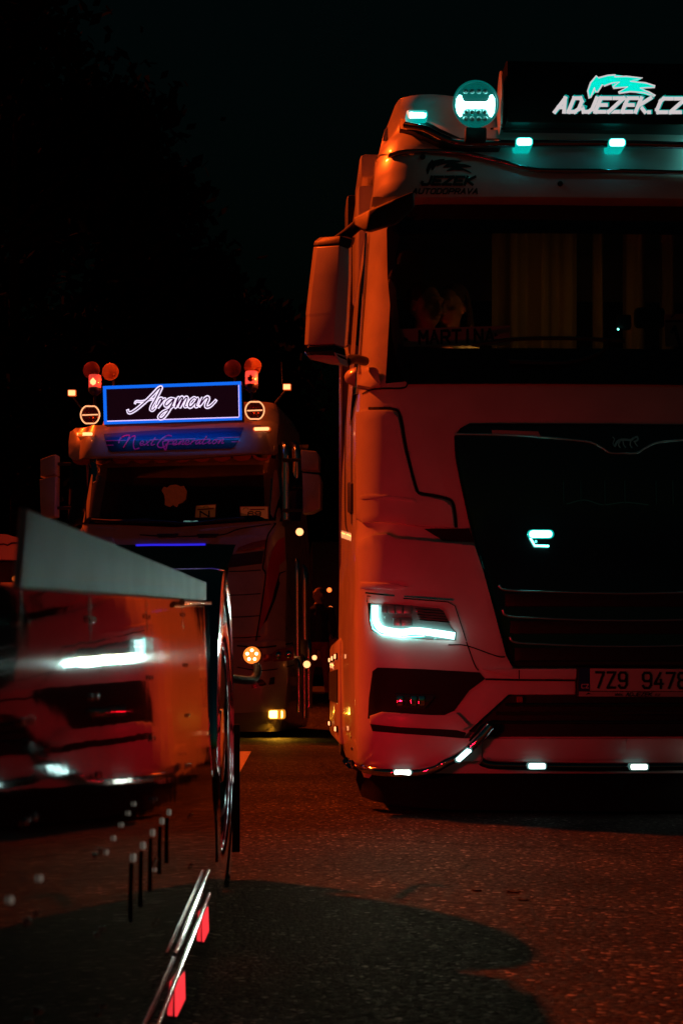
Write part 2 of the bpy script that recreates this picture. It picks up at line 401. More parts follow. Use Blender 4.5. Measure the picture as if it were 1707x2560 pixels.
def gz(x, y):
    t = min(max((y - 18.5) / 5.0, 0), 1); rise = .42 * t * t * (3 - 2 * t)
    if y < 40: rise += .006 * noise.noise(Vector((x * .5, y * .5, 0))) if 9 < y else 0
    return rise
bm = bmesh.new()
ys = [-80, -20, -6, -2, 0] + [.5 * k for k in range(1, 57)] + [30, 34, 40, 60, 120, 300, 900]
xs = [-900, -200, -60, -25, -15, -10] + [-8 + .5 * k for k in range(33)] + [10, 15, 25, 60, 200, 900]
gv = [[bm.verts.new((x, y, gz(x, y))) for x in xs] for y in ys]
for a, b in zip(gv, gv[1:]):
    for k in range(len(xs) - 1): bm.faces.new((a[k], a[k + 1], b[k + 1], b[k]))
ASPH = asphalt()
tag(obj('asphalt_ground', bm, ASPH, None, 60), 'dark coarse asphalt of the lorry park lit orange', None, None, 'structure')
bm = bmesh.new()
mk = [ground_px(575, 1880), ground_px(628, 1880), ground_px(596, 1940), ground_px(540, 1940)]
bm.faces.new([bm.verts.new((p.x, p.y, .006)) for p in mk])
tag(obj('road_marking', bm, mat('worn road paint', (.62, .60, .56), .7, vary=.5, vscale=25, bump=.3, bscale=80), None, 0), 'worn white road marking on the asphalt', None, None, 'structure')

# ------------------------------------------------------------------ truck with the teal lamps
TAB = [(.16, .10, 1.19), (.24, .03, 1.215), (.36, .0, 1.23), (.66, .0, 1.235), (.95, .01, 1.235), (1.12, .02, 1.232), (1.32, .05, 1.228), (1.36, .05, 1.22), (1.62, .05, 1.218),
       (1.92, .06, 1.212), (2.02, .08, 1.205), (2.3, .14, 1.185), (2.6, .20, 1.165), (2.83, .25, 1.15), (2.90, .26, 1.145), (3.06, .28, 1.13), (3.12, .30, 1.12), (3.24, .34, 1.09), (3.31, .40, 1.05), (3.35, .50, .97)]
RC, BOW = .25, .05
MF = Frame((1.55, 6.5), 0, cab_surf(TAB, RC, BOW))
MAN = thing('semi_truck', (1.55, 7.6, 0), 'white cab truck with teal roof lamps and licence plate, close by on the right', 'truck')
def hole(a, b, k, n):
    return a[0] >= 2.01 and b[0] <= 2.84 and 8 < k < n - 10
obj('cab', loft_cab(MF, TAB, RC, BOW, 2.4, hole), PAINT, MAN, 40)
c1, c2, c3 = crop(740, 140, .6167), crop(740, 880, .6167), crop(740, 1450, .6167)

# windscreen: pane, black surround
ws_left = [(1030, 492), (985, 520), (966, 575), (968, 695), (974, 757), (980, 849), (990, 905), (1002, 944), (1020, 961)]
gl = [MF.uv(x, y, .012) for x, y in ws_left]
full = gl + [(-u, z) for u, z in gl[::-1]]
panel(MF, None, 'windscreen', GLASS, MAN, off=.012, thick=0, sub=.10, uv=full)
fr_in = [MF.uv(x, y, .012) for x, y in [(1045, 585), (1000, 590), (988, 640), (990, 740), (1000, 830), (1008, 866), (1040, 872)]]
ring = full + [full[0]]; inner = fr_in + [(-u, z) for u, z in fr_in[::-1]]
top_band = [gl[0], gl[1], gl[2], fr_in[1], fr_in[0]] ; top_band = [gl[2], gl[1], gl[0]] + [(-u, z) for u, z in (gl[0], gl[1], gl[2])] + [(-u, z) for u, z in (fr_in[1], fr_in[0])] + [fr_in[0], fr_in[1]]
bot_band = [fr_in[5], fr_in[6]] + [(-u, z) for u, z in (fr_in[6], fr_in[5])] + [(-u, z) for u, z in (gl[5], gl[6], gl[7], gl[8])] + [gl[8], gl[7], gl[6], gl[5]]
side_band = [gl[2], gl[3], gl[4], gl[5], fr_in[5], fr_in[4], fr_in[3], fr_in[2], fr_in[1]]
for nm, uvp in (('windscreen_band', top_band), ('windscreen_band', bot_band), ('windscreen_band', side_band), ('windscreen_band', [(-u, z) for u, z in side_band])):
    panel(MF, None, nm, BLACKG, MAN, off=.017, thick=.004, sub=.15, uv=uvp)
# wipers on the lower band
tube([MF.p(x, y, .035) for x, y in [(1180, 862), (1290, 848), (1420, 846), (1560, 852)]], .009, 'wiper', BLACK, MAN)
tube([MF.p(x, y, .04) for x, y in [(1275, 905), (1420, 905), (1500, 880), (1520, 850)]], .008, 'wiper', BLACK, MAN)
tube([MF.p(x, y, .03) for x, y in [(1268, 900), (1358, 902)]], .003, 'wiper_arm', DCHROME, MAN, n=0)

# black front grille panel with chrome bars
gpx = c2([(640, 340), (655, 318), (700, 292), (1568, 296)]) ; gl_l = [(1135, 1090), (1141, 1157), (1175, 1318), (1196, 1392), (1233, 1521), (1264, 1638), (1276, 1663), (1290, 1669)]
guv = [MF.uv(x, y, .012) for x, y in [(1172, 1059), (1150, 1070)] + gl_l]
panel(MF, None, 'grille_panel', BLACKG, MAN, off=.014, thick=.02, bev=.004, uv=guv + [(-u, z) for u, z in guv[::-1]])
def half_rail(px, w, name, m, off, mir=True, r=None):
    o = []
    uv = [MF.uv(p.x, p.y, off) for p in catmull([(x, y, 0) for x, y in px], 6)]
    P = [MF.w(u, z, off) for u, z in uv] 
    o.append(obj(name, tube_bm(P, r, 8), m, MAN, 50))
    if mir: o.append(obj(name, tube_bm([MF.w(-u, z, off) for u, z in uv], r, 8), m, MAN, 50))
    return o
CX = 1565
BARC = mat('brushed chrome', (.8, .8, .82), .28, 1.0)
half_rail([(1246, 1463), (1264, 1475), (1357, 1479), (1470, 1482), (CX, 1484)], 0, 'grille_bar', BARC, .026, r=.005)
half_rail([(1255, 1524), (1270, 1540), (1357, 1546), (1470, 1550), (CX, 1551)], 0, 'grille_bar', BARC, .026, r=.005)
half_rail([(1273, 1592), (1289, 1606), (1370, 1611), (1470, 1615), (CX, 1616)], 0, 'grille_bar', BARC, .026, r=.005)
half_rail([(1135, 1085), (1200, 1086), (1307, 1089), (1420, 1099), (1476, 1106), (1505, 1120), (1526, 1132), (CX, 1133)], 0, 'chrome_trim', BARC, .024, r=.005)
half_rail([(1138, 1095), (1143, 1157), (1177, 1316), (1198, 1392), (1235, 1521), (1265, 1636)], 0, 'grille_edge', BLACKG, .016, r=.006)
for k, y in enumerate((1500, 1568, 1635)):
    u0, z0 = MF.uv(1262 + k * 12, y, .02); u1 = -u0
    panel(MF, None, 'grille_slat', BLACK, MAN, off=.022, thick=.012, bev=.003, uv=[(u0, z0 - .03), (u1, z0 - .03), (u1, z0 + .03), (u0, z0 + .03)])
o, o2 = panel(MF, [(1229, 1074), (1345, 1078), (1352, 1092), (1229, 1086)], 'clear_marker', mat('marker lens', (.5, .47, .46), .15, coat=.8), MAN, off=.026, thick=.012, bev=.003, mir=True)
# badge: a small striding lion in dark chrome
f = Flat(MF, .03)
for st, w in (([(1535, 1117), (1541, 1106), (1549, 1100), (1560, 1099), (1575, 1100), (1583, 1095)], 6), ([(1583, 1095), (1591, 1092), (1593, 1099), (1586, 1104)], 5), ([(1549, 1102), (1545, 1112), (1550, 1120)], 3.5),
              ([(1556, 1102), (1558, 1112), (1563, 1119)], 3), ([(1576, 1102), (1574, 1112), (1579, 1120)], 3.5), ([(1583, 1102), (1588, 1110), (1593, 1116)], 3), ([(1535, 1117), (1531, 1108), (1535, 1098), (1530, 1092)], 2.2)):
    f.strip([(p.x, p.y) for p in catmull([(x, y, 0) for x, y in st], 5)], w)
f.done('lion_badge', BARC, MAN)
# reflections in the gloss black panel, built as thin chrome bars
for x in (1407, 1450, 1510, 1560, 1638, 1680):
    tube([MF.p(x, 1202, .02), MF.p(x + 1, 1262, .02)], .003, 'reflection_bar', DCHROME, MAN, n=0, seg=6)
seam(MF, [(1415, 1260), (1460, 1250), (1505, 1262), (1560, 1256), (1620, 1262)], 3, 'reflection_line', MAN, .018, DCHROME)

# small lit lamp in the grille with its bracket line
def lamp(fr, pts, name, parent, m, off=.03, hs=.012, housing=BLACK, lens_off=.004):
    if m is TEAL_L: housing = emit('teal halo glow', (.0, .75, .66), .55)  # housings glow to put a halo round each lens
    elif m in (WHITE_L, WARM_L): housing = emit('pale halo glow', (.20, .50, .46), .28)
    elif m is AMBER_L: housing = emit('amber halo glow', (1.0, .10, .01), .6)
    elif m is YELLOW_L: housing = emit('yellow halo glow', (1.0, .32, .02), .8)
    h = panel(fr, pts, name, housing, parent, off=off, thick=off + .01, bev=.003, sub=0)
    cx = sum(p[0] for p in pts) / len(pts); cy_ = sum(p[1] for p in pts) / len(pts)
    panel(fr, [(cx + (x - cx) * .86, cy_ + (y - cy_) * .80) for x, y in pts], 'lens', m, h, off=off + lens_off, thick=.008, bev=.002, sub=0)
    return h
BADGE = mat('badge chrome', (.6, .6, .62), .18, 1.0)
o = lamp(MF, rrect(1318, 1324, 1384, 1346, 10), 'grille_lamp', MAN, TEAL_L, .028)
f = Flat(MF, .026); f.strip([(1319, 1335), (1324, 1343), (1336, 1364), (1371, 1365)], 4.2); f.done('light_guide', TEAL_L, o)
point_light(o, MF.p(1352, 1335, .10), (.12, 1, .88), .05, .03)
uL = MF.uv(1351, 1335, .03)
lampR = panel(MF, None, 'grille_lamp', BLACK, MAN, off=.028, thick=.04, bev=.003, sub=0, uv=[(-uL[0] - .06, uL[1] - .02), (-uL[0] + .06, uL[1] - .02), (-uL[0] + .06, uL[1] + .02), (-uL[0] - .06, uL[1] + .02)])
panel(MF, None, 'lens', TEAL_L, lampR, off=.032, thick=.008, bev=.002, sub=0, uv=[(-uL[0] - .05, uL[1] - .015), (-uL[0] + .05, uL[1] - .015), (-uL[0] + .05, uL[1] + .015), (-uL[0] - .05, uL[1] + .015)])

# corner air deflector and seams
cd = [(888, 1030), (925, 1025), (980, 1028), (996, 1046), (1011, 1127), (1036, 1225), (1048, 1238), (1110, 1250), (1128, 1265), (1135, 1319), (1060, 1316), (906, 1306), (890, 1296)]
panel(MF, cd, 'corner_deflector', PAINT, MAN, off=.026, thick=.03, bev=.009, sub=.05, mir=True)
seam(MF, [(920, 1021), (984, 1023), (1001, 1044), (1016, 1126), (1041, 1222), (1052, 1233), (1113, 1245), (1133, 1262), (1140, 1319)], 7, 'panel_gap', MAN, .004, mir=True)
seam(MF, [(905, 985), (925, 975), (960, 971), (1011, 969), (1020, 945)], 4, 'panel_gap', MAN, .003, mir=True)
panel(MF, [(893, 1242), (1040, 1248), (1040, 1256), (893, 1252)], 'pressed_line', PAINT, MAN, off=.031, thick=.006, bev=.003, sub=.05, mir=True)
# opening under the deflector
panel(MF, [(1060, 1322), (1172, 1321), (1184, 1355), (1108, 1352)], 'step_opening', GAP, MAN, off=.004, thick=.004, mir=True)
# lower body: bumper corner with headlight
bmp = [(893, 1352), (930, 1338), (965, 1334), (985, 1346), (1104, 1356), (1186, 1364), (1208, 1430), (1233, 1521), (1264, 1638), (1282, 1672), (1437, 1674), (1437, 1735), (1270, 1736), (1172, 1826), (1160, 1846), (1205, 1846), (1202, 1902), (1110, 1906), (1085, 1918), (1000, 1926), (905, 1918), (893, 1900)]
bc = MF
panel(bc, bmp, 'bumper', PAINT, MAN, off=.045, thick=.04, bev=.012, sub=.05, mir=True)
panel(bc, [(900, 1455), (990, 1460), (1020, 1468), (990, 1476), (900, 1470)], 'pressed_line', PAINT, MAN, off=.052, thick=.01, bev=.004, sub=.05, mir=True)
panel(MF, [(1206, 1846), (CX, 1846), (CX, 1900), (1204, 1900)], 'lower_valance', PAINT, MAN, off=.03, thick=.04, bev=.008, mir=True)
# headlight
ch = crop(880, 1440, 1 / 4.9)
hl = ch([(190, 330), (720, 362), (1060, 395), (1120, 430), (1210, 620), (1275, 690), (1272, 790), (940, 775), (620, 752), (330, 715), (240, 660), (210, 560)])
h = panel(bc, hl, 'headlight', mat('headlight bowl', (.22, .36, .35), .4), MAN, off=.049, thick=.03, bev=.003, sub=.05)
drl = [(p.x, p.y) for p in catmull([(937, 1513, 0), (937, 1542, 0), (943, 1561, 0), (958, 1574, 0), (1002, 1581, 0), (1039, 1577, 0), (1090, 1583, 0), (1136, 1590, 0)], 6)]
f = Flat(bc, .068); f.strip(drl, 17); f.done('daylight_strip', WHITE_L, h)
f = Flat(bc, .062); f.strip([(923, 1509), (925, 1545), (932, 1572), (952, 1586), (1005, 1593), (1060, 1590)], 2.5); f.done('lens_rim', TEAL_L, h)
REFL = mat('headlight reflector', (.30, .42, .42), .35, .6)
for a, b, c, d in ((350, 352, 420, 455), (430, 358, 520, 462), (530, 362, 620, 462), (630, 366, 730, 462), (500, 515, 590, 612), (600, 512, 735, 615)):
    q = ch([(a, b), (c, b), (c, d), (a, d)]); panel(bc, q, 'reflector_cell', REFL, h, off=.060, thick=.015, bev=.004, sub=0)
for k in range(5):
    q = ch([(770 + k * 14, 395 + k * 34), (1110 + k * 18, 425 + k * 34), (1116 + k * 18, 436 + k * 34), (776 + k * 14, 408 + k * 34)]); panel(bc, q, 'reflector_rib', DCHROME, h, off=.058, thick=.01, bev=.001, sub=0)
panel(bc, hl, 'headlight_lens', CLEAR, h, off=.078, thick=0, sub=.05)
f = Flat(bc, .054); f.strip([(913, 1482), (960, 1487), (1040, 1493), (1133, 1500)], 4); f.done('headlight_brow', CHROME, h)
f = Flat(bc, .053); f.strip([(917, 1505), (917, 1490), (1020, 1497), (1120, 1505), (1137, 1515), (1165, 1602)], 2.5); f.done('panel_gap', GAP, MAN)
for x, y, wts in ((940, 1540, .010), (1000, 1588, .016), (1090, 1592, .016)): point_light(h, bc.p(x, y, .13), (.35, 1, .9), wts, .02)
area_light(h, bc.p(1030, 1580, .12), (-.17, -1, .06), (.55, 1, .95), .9, .22, .05, 32)
area_light(h, bc.p(1030, 1575, .12), (-.12, -1, -.12), (1, .92, .52), 1.7, .22, .05, 120)
hm = [bc.uv(x, y, .049) for x, y in hl]; h2 = panel(bc, None, 'headlight', MATS['headlight bowl'], MAN, off=.049, thick=.03, bev=.003, sub=.05, uv=[(-u, z) for u, z in hm])
du = [bc.uv(x, y, .07) for x, y in drl]; obj('daylight_strip', tube_bm([bc.w(-u, z, .065) for u, z in du], .014, 8), WHITE_L, h2)
q_ = bc.p(1030, 1580, .12); area_light(h2, (3.1 - q_.x, q_.y, q_.z), (-.2, -1, .06), (.55, 1, .95), .5, .22, .05, 32)
seam(bc, [(1165, 1604), (1185, 1660), (1195, 1676)], 3, 'panel_gap', MAN, .047, n=4)
seam(bc, [(1120, 1612), (1165, 1614), (1240, 1640), (1262, 1642)], 3, 'panel_gap', MAN, .047, n=4)
# fog lamp recess
fg = [(931, 1678), (943, 1669), (1060, 1673), (1198, 1681), (1212, 1697), (1172, 1727), (1135, 1777), (1110, 1788), (987, 1786), (919, 1797), (922, 1746)]
r_ = panel(bc, fg, 'fog_lamp_recess', GAP, MAN, off=.049, thick=.006, sub=.05, mir=True)[0]
fo = panel(bc, [(987, 1733), (1080, 1737), (1088, 1742), (1062, 1772), (990, 1768)], 'fog_lamp', mat('lamp glass', (.05, .05, .055), .08, .5, coat=1), MAN, off=.07, thick=.03, bev=.006, sub=0)
for a in (992, 1026, 1046): panel(bc, rrect(a, 1740, a + 15, 1764, 4), 'bulb_cell', CHROME, fo, off=.078, thick=.008, bev=.002, sub=0)
panel(bc, [(925, 1790), (955, 1780), (1112, 1790), (1140, 1782), (1172, 1815), (1150, 1826), (925, 1808)], 'bumper_lip', PAINT, MAN, off=.085, thick=.05, bev=.012, sub=.05, mir=True)
panel(bc, [(925, 1810), (1000, 1818), (1141, 1825), (1165, 1832), (1159, 1846), (1085, 1840), (931, 1828)], 'bumper_slot', GAP, MAN, off=.05, thick=.006, sub=.05, mir=True)
panel(bc, [(1205, 1672), (1440, 1672), (1440, 1697), (1295, 1697)], 'bumper_ledge', PAINT, MAN, off=.065, thick=.03, bev=.008, sub=.08, mir=True)
seam(bc, [(1212, 1698), (1300, 1700), (1437, 1701)], 5, 'panel_gap', MAN, .05, mir=True, n=0)
seam(bc, [(1297, 1675), (1297, 1698)], 2.5, 'panel_gap', MAN, .067, n=0)
# central lower intake
iu = [MF.uv(x, y, .02) for x, y in [(1272, 1737), (1172, 1828), (1225, 1842)]]
panel(MF, None, 'lower_intake', BLACK, MAN, off=.012, thick=.02, uv=iu + [(-u, z) for u, z in iu[::-1]])
for k, y in enumerate((1762, 1784, 1806)):
    u0, z0 = MF.uv(1262 - k * 24, y, .02); panel(MF, None, 'intake_slat', BLACKG, MAN, off=.03, thick=.02, bev=.004, uv=[(u0, z0 - .008), (-u0, z0 - .008), (-u0, z0 + .008), (u0, z0 + .008)])
panel(MF, rrect(1291, 1742, 1306, 1756, 2), 'reflector', DARKRED, MAN, off=.04, thick=.02, bev=.002, sub=0)
panel(bc, [(1172, 1852), (1200, 1812), (1228, 1800), (1234, 1812), (1222, 1842), (1190, 1870)], 'tow_grille', BLACKG, MAN, off=.07, thick=.03, bev=.006, sub=0, mir=True)
# black underlip
ul = [MF.uv(x, y, .0) for x, y in [(893, 1925), (890, 1950), (905, 1992), (950, 2006), (1010, 2016), (1110, 2024), (CX, 2029)]]
panel(MF, None, 'under_lip', mat('soft black lip', (.006, .006, .006), .9, spec=.1), MAN, off=.0, thick=.10, sub=.05, uv=ul + [(-u, z) for u, z in ul[-2::-1]])
# chrome bumper bar
cb = [(868, 1905), (890, 1918), (950, 1929), (1036, 1932), (1085, 1922), (1115, 1906), (1160, 1884), (1200, 1845), (1226, 1815)]
uvb = [bc.uv(p.x, p.y, .11) for p in catmull([(x, y, 0) for x, y in cb[1:]], 5)]
P = [bc.w(u, z, .10) for u, z in uvb]; P = [at(866, 1904, 6.62), at(876, 1910, 6.58)] + P[1:]
Rm = lambda p: Vector((3.1 - p.x, p.y, p.z))
obj('bumper_bar', tube_bm(P, .021, 12), CHROME, MAN, 60); obj('bumper_bar', tube_bm([Rm(p) for p in P], .021, 12), CHROME, MAN, 60)
uvc = [MF.uv(x, y, .09) for x, y in ((1202, 1902), (1215, 1909), (1250, 1913), (1400, 1916), (CX, 1917))]
P = [MF.w(u, z, .08) for u, z in uvc]; P = P + [MF.w(-u, z, .08) for u, z in uvc[-2::-1]]
obj('bumper_bar', tube_bm(catmull(P, 4), .02, 12), DCHROME, MAN, 60)
for (x, y, m_) in ((1006, 1931, WARM_L), (1342, 1915, WHITE_L), (1597, 1917, WARM_L)):
    l_ = lamp(MF, rrect(x - 24, y - 8, x + 24, y + 9, 5), 'bumper_lamp', MAN, m_, .125)
q = [(1136, 1899), (1168, 1868), (1179, 1871), (1181, 1877), (1148, 1908), (1139, 1906)]
l_ = lamp(MF, q, 'bumper_lamp', MAN, WHITE_L, .145)
for x in (1800, 2128):
    u, z = MF.uv(1342 if x == 1800 else 1006, 1915 if x == 1800 else 1931, .1); u = -u; panel(MF, None, 'bumper_lamp', WARM_L, MAN, off=.125, thick=.13, bev=.003, sub=0, uv=[(u - .04, z - .01), (u + .04, z - .01), (u + .04, z + .012), (u - .04, z + .012)])

# licence plate
pl = panel(MF, [(1443, 1669), (1730, 1671), (1730, 1744), (1443, 1742)], 'licence_plate', mat('plate holder', (.02, .02, .02), .5), MAN, off=.075, thick=.04, bev=.003, sub=0)
WP = mat('white plate', (.72, .72, .70), .4)
panel(MF, [(1474, 1671), (1727, 1673), (1727, 1728), (1474, 1727)], 'plate_face', WP, pl, off=.079, thick=.004, sub=0)
panel(MF, [(1446, 1671), (1473, 1671), (1473, 1727), (1446, 1727)], 'country_band', mat('plate blue', (.01, .05, .25), .4), pl, off=.079, thick=.004, sub=0)
panel(MF, [(1446, 1729), (1727, 1730), (1727, 1742), (1446, 1741)], 'holder_strip', mat('holder strip', (.55, .53, .52), .5), pl, off=.079, thick=.004, sub=0)
INK = mat('black print', (.004, .004, .004), .6)
f = Flat(MF, .081); f.text('7Z9', 1489, 1719, 38, 19, 9.5, 6.2, 0, .006, block=False); f.done('plate_number', INK, pl); f = Flat(MF, .081); f.text('9478', 1606, 1720, 38, 20, 9.5, 6.2, 0, .006, block=False); f.done('plate_number', INK, pl)
f = Flat(MF, .0812); f.text('CZ', 1453, 1720, 9, 7, 3, 2); f.done('plate_country', WP, pl)
f = Flat(MF, .081); f.text('www.', 1536, 1739, 8, 5, 1.5, 1.2); f.text('ADJEZEK', 1563, 1740, 8, 7, 2.4, 2, .3); f.text('.cz', 1634, 1740, 8, 5, 1.5, 1.2); f.done('holder_print', INK, pl); f = Flat(MF, .081); f.poly([(1462, 1738), (1470, 1731), (1480, 1738), (1474, 1735), (1468, 1736)]); f.done('holder_mark', INK, pl)
#EOF2
# visor panel and roof
VT = [(2.70, .16, 1.165), (2.84, .14, 1.165), (2.95, .13, 1.155), (3.10, .17, 1.14), (3.25, .24, 1.10), (3.36, .33, 1.04)]
VF = Frame((1.55, 6.5), 0, cab_surf(VT, RC, .06))
lo = [(938, 402), (975, 388), (1017, 379), (1110, 379), (1172, 386), (1252, 404), (1326, 423), (1387, 427), (CX, 428)]
lu = [VF.uv(x, y, .0) for x, y in lo]; lbl = [VF.uv(x, y, 0) for x, y in [(932, 493), (960, 494), (1040, 493), (CX, 496)]]
panel(VF, None, 'visor_panel', PAINT, MAN, off=.0, thick=.14, bev=.010, sub=.05, uv=lu + [(-u, z) for u, z in lu[-2::-1]] + [(-u, z) for u, z in lbl] + lbl[-2::-1])
up_ = [(944, 392), (960, 330), (987, 264), (996, 250), (1012, 243), (1135, 241), (1240, 243)]
uu = [VF.uv(x, y, -.02) for x, y in up_]; ub = [VF.uv(x, y, -.02) for x, y in lo]
panel(VF, None, 'roof_fairing', PAINT, MAN, off=-.02, thick=.2, bev=.012, sub=.05, uv=uu + [(-u, z) for u, z in uu[::-1]] + [(-u, z) for u, z in ub] + ub[-2:0:-1])
P = [VF.p(x, y, .018) for x, y in lo[1:]]; PR = [VF.w(-u, z, .018) for u, z in [VF.uv(x, y, .018) for x, y in lo[1:]]][::-1]
obj('visor_rail', tube_bm(catmull(P + PR[1:], 5), .011, 10), DCHROME, MAN, 60)
f = Flat(VF, .006); f.strip([(939, 403), (975, 390), (1017, 381), (1110, 381), (1172, 388), (1252, 406), (1326, 426), (1387, 430), (CX, 431)], 6); f.done('panel_gap', GAP, MAN)
for x, y in ((1056, 393), (1399, 460), (1735, 462)):
    c = VF.p(x, y, .0); obj('snap_bolt', lathe_bm([(.0, .012), (.009, .012), (.013, .006), (.013, -.004)], c, (0, -1, 0), 14), BLACK, MAN, 40)
# lamp bar
lb = [(1014, 313), (1060, 322), (1108, 345), (1150, 357), (1250, 359), (1400, 359), (CX, 360)]
ubr = [VF.uv(x, y, .06) for x, y in lb]; P = [VF.w(u, z, .06) for u, z in ubr]; P += [VF.w(-u, z, .06) for u, z in ubr[-2::-1]]
obj('lamp_bar', tube_bm(catmull(P, 5), .017, 12), DCHROME, MAN, 60)
panel(VF, [(1000, 296), (1050, 300), (1100, 322), (1150, 345), (1250, 346), (1250, 370), (1150, 370), (1100, 360), (1050, 338), (1000, 322)], 'bar_mount', BLACK, MAN, off=.03, thick=.05, bev=.006, sub=.05, mir=True)
for x, y in ((1042, 286), (1310, 354), (1542, 356)):
    w_, h_ = (27, 11) if y < 300 else (22, 11)
    l_ = lamp(VF, rrect(x - w_, y - h_, x + w_, y + h_, 8), 'marker_lamp', MAN, TEAL_L, .085, housing=mat('lamp body teal', (.05, .25, .24), .3)); point_light(l_, VF.p(x, y, .125), (.01, .85, 1), .032, .015)
for x in (1819, 2087):
    u, z = VF.uv(1310 if x == 1819 else 1042, 354 if x == 1819 else 286, .08); u = -u; lp_ = panel(VF, None, 'marker_lamp', TEAL_L, MAN, off=.085, thick=.09, bev=.004, sub=0, uv=[(u - .04, z - .018), (u + .04, z - .018), (u + .04, z + .018), (u - .04, z + .018)])
seam(VF, [(1225, 322), (1400, 321), (CX, 322), (1707, 323)], 5, 'bright_trim', MAN, .05, CHROME, n=0)
# round driving lamp
RL = Frame((1.55, 6.58), 0)
cl = RL.p(1188, 263, 0); dn = Vector((0, -1, 0))
rl = obj('driving_lamp', lathe_bm([(0, -.085), (.06, -.08), (.095, -.03), (.108, .01), (.108, .022), (.100, .024), (.098, .006), (0, .002)], cl, dn, 40), emit('lamp bowl teal glow', (.0, .30, .26), .35), MAN, 40)  # bowl glows: light scattered in the lens put into its colour
HB = [(1141, 246), (1147, 237), (1153, 238), (1157, 250), (1162, 254), (1214, 254), (1220, 250), (1224, 238), (1230, 236), (1236, 246), (1237, 262), (1235, 280), (1229, 291), (1223, 289), (1218, 274), (1213, 270), (1163, 270), (1158, 275), (1154, 289), (1148, 291), (1142, 280), (1139, 262)]
panel(RL, HB, 'position_light', emit('bright teal led', (.30, 1, .90), 12), rl, off=.016, thick=.008, bev=.001, sub=0)
for k in range(4):
    for yy in (228, 279, 297):
        c = RL.p(1163 + k * 16.5, yy, .006); obj('led_lens', lathe_bm([(0, .008), (.008, .006), (.013, 0)], c, dn, 12), REFL, rl, 50)
obj('lens_glass', lathe_bm([(.098, .026), (.07, .036), (0, .04)], cl, dn, 40), CLEAR, rl, 60)
obj('lamp_foot', box_bm(RL.p(1188, 338, -.03), (.10, .05, .06), .008), BLACK, MAN)
point_light(rl, RL.p(1188, 263, .14), (.04, 1, .82), .03, .03)
cl2 = Vector((3.1 - cl.x, cl.y, cl.z))
rl2 = obj('driving_lamp', lathe_bm([(0, -.085), (.06, -.08), (.095, -.03), (.108, .01), (.108, .022), (.100, .024), (.098, .006), (0, .002)], cl2, dn, 40), BLACK, MAN, 40)
obj('position_light', box_bm(cl2 + Vector((0, -.016, 0)), (.15, .008, .04), .003), MATS['bright teal led'], rl2)
# edge-on fin beside the lamp
SF = Frame((RL.p(1249, 260, 0).x, 6.6), -90)
obj('sign_fin', lathe_bm([(0, -.006), (.11, -.006), (.14, -.003), (.14, .003), (.11, .006), (0, .006)], RL.p(1249, 258, -.10), (1, -.062, 0), 40), PAINT, MAN, 40)
# light-box sign
SG = Frame((1.55, 6.62), 0)
su0, sz0 = SG.uv(1266, 306, 0); _, sz1 = SG.uv(1266, 150, 0)
sb = panel(SG, None, 'roof_sign', mat('sign casing', (.006, .008, .008), .25), MAN, off=0, thick=.12, bev=.012, sub=0, uv=[(su0, sz0), (-su0, sz0), (-su0, sz1), (su0, sz1)])
SIGNW = emit('sign white', (.66, .60, .61), .95); SIGNT = emit('sign teal', (.0, .85, .68), .95)
f = Flat(SG, .004); f.text('ADJEZEK', 1386, 279.5, 34, 23, 10.6, 9.3, .42); f.text('.CZ', 1620, 280.5, 34, 25, 10, 9.3, .42); f.done('sign_lettering', SIGNW, sb)
f = Flat(SG, .003); f.text('ADJEZEK', 1388.5, 278.5, 35, 23, 10.6, 11, .42); f.text('.CZ', 1622.5, 279.5, 35, 25, 10, 11, .42); f.done('sign_glow_edge', emit('sign edge', (.0, .55, .5), .5), sb)
cm = crop(1340, 150, 1 / 4.272)
mane = cm([(562, 410), (547, 330), (577, 242), (640, 168), (662, 190), (760, 164), (845, 158), (832, 178), (960, 174), (1132, 192), (1000, 227), (1160, 243), (1266, 276), (1262, 292), (1105, 300), (1200, 340), (1270, 380), (1254, 390), (1150, 348), (1000, 338), (880, 356), (874, 344), (975, 288), (822, 302), (814, 290), (885, 233), (800, 248), (722, 278), (706, 262), (654, 342), (633, 342), (621, 294), (580, 398)])
f = Flat(SG, .003); f.poly(mane); f.done('sign_mane', SIGNT, sb)
f = Flat(SG, .0045); f.strip(mane, 3.6, closed=True); f.done('sign_mane_outline', SIGNW, sb)
# printed company mark on the visor
cv = crop(940, 180, 1 / 3.92)
f = Flat(VF, .004); f.text('JEZEK', 1053, 461, 19, 19, 8, 6.5, .35, .0); f.text('AUTODOPRAVA', 1030, 484, 12, 10.5, 4.6, 3.2, .35); f.done('visor_print', INK, MAN)
def remap(pts, x0, y0, x1, y1):
    a = min(p[0] for p in pts); b = max(p[0] for p in pts); c = min(p[1] for p in pts); d = max(p[1] for p in pts)
    return [(x0 + (x - a) / (b - a) * (x1 - x0), y0 + (y - c) / (d - c) * (y1 - y0)) for x, y in pts]
f = Flat(VF, .004); f.poly(remap(mane, 1065, 397, 1178, 436)); f.done('visor_mane', INK, MAN)

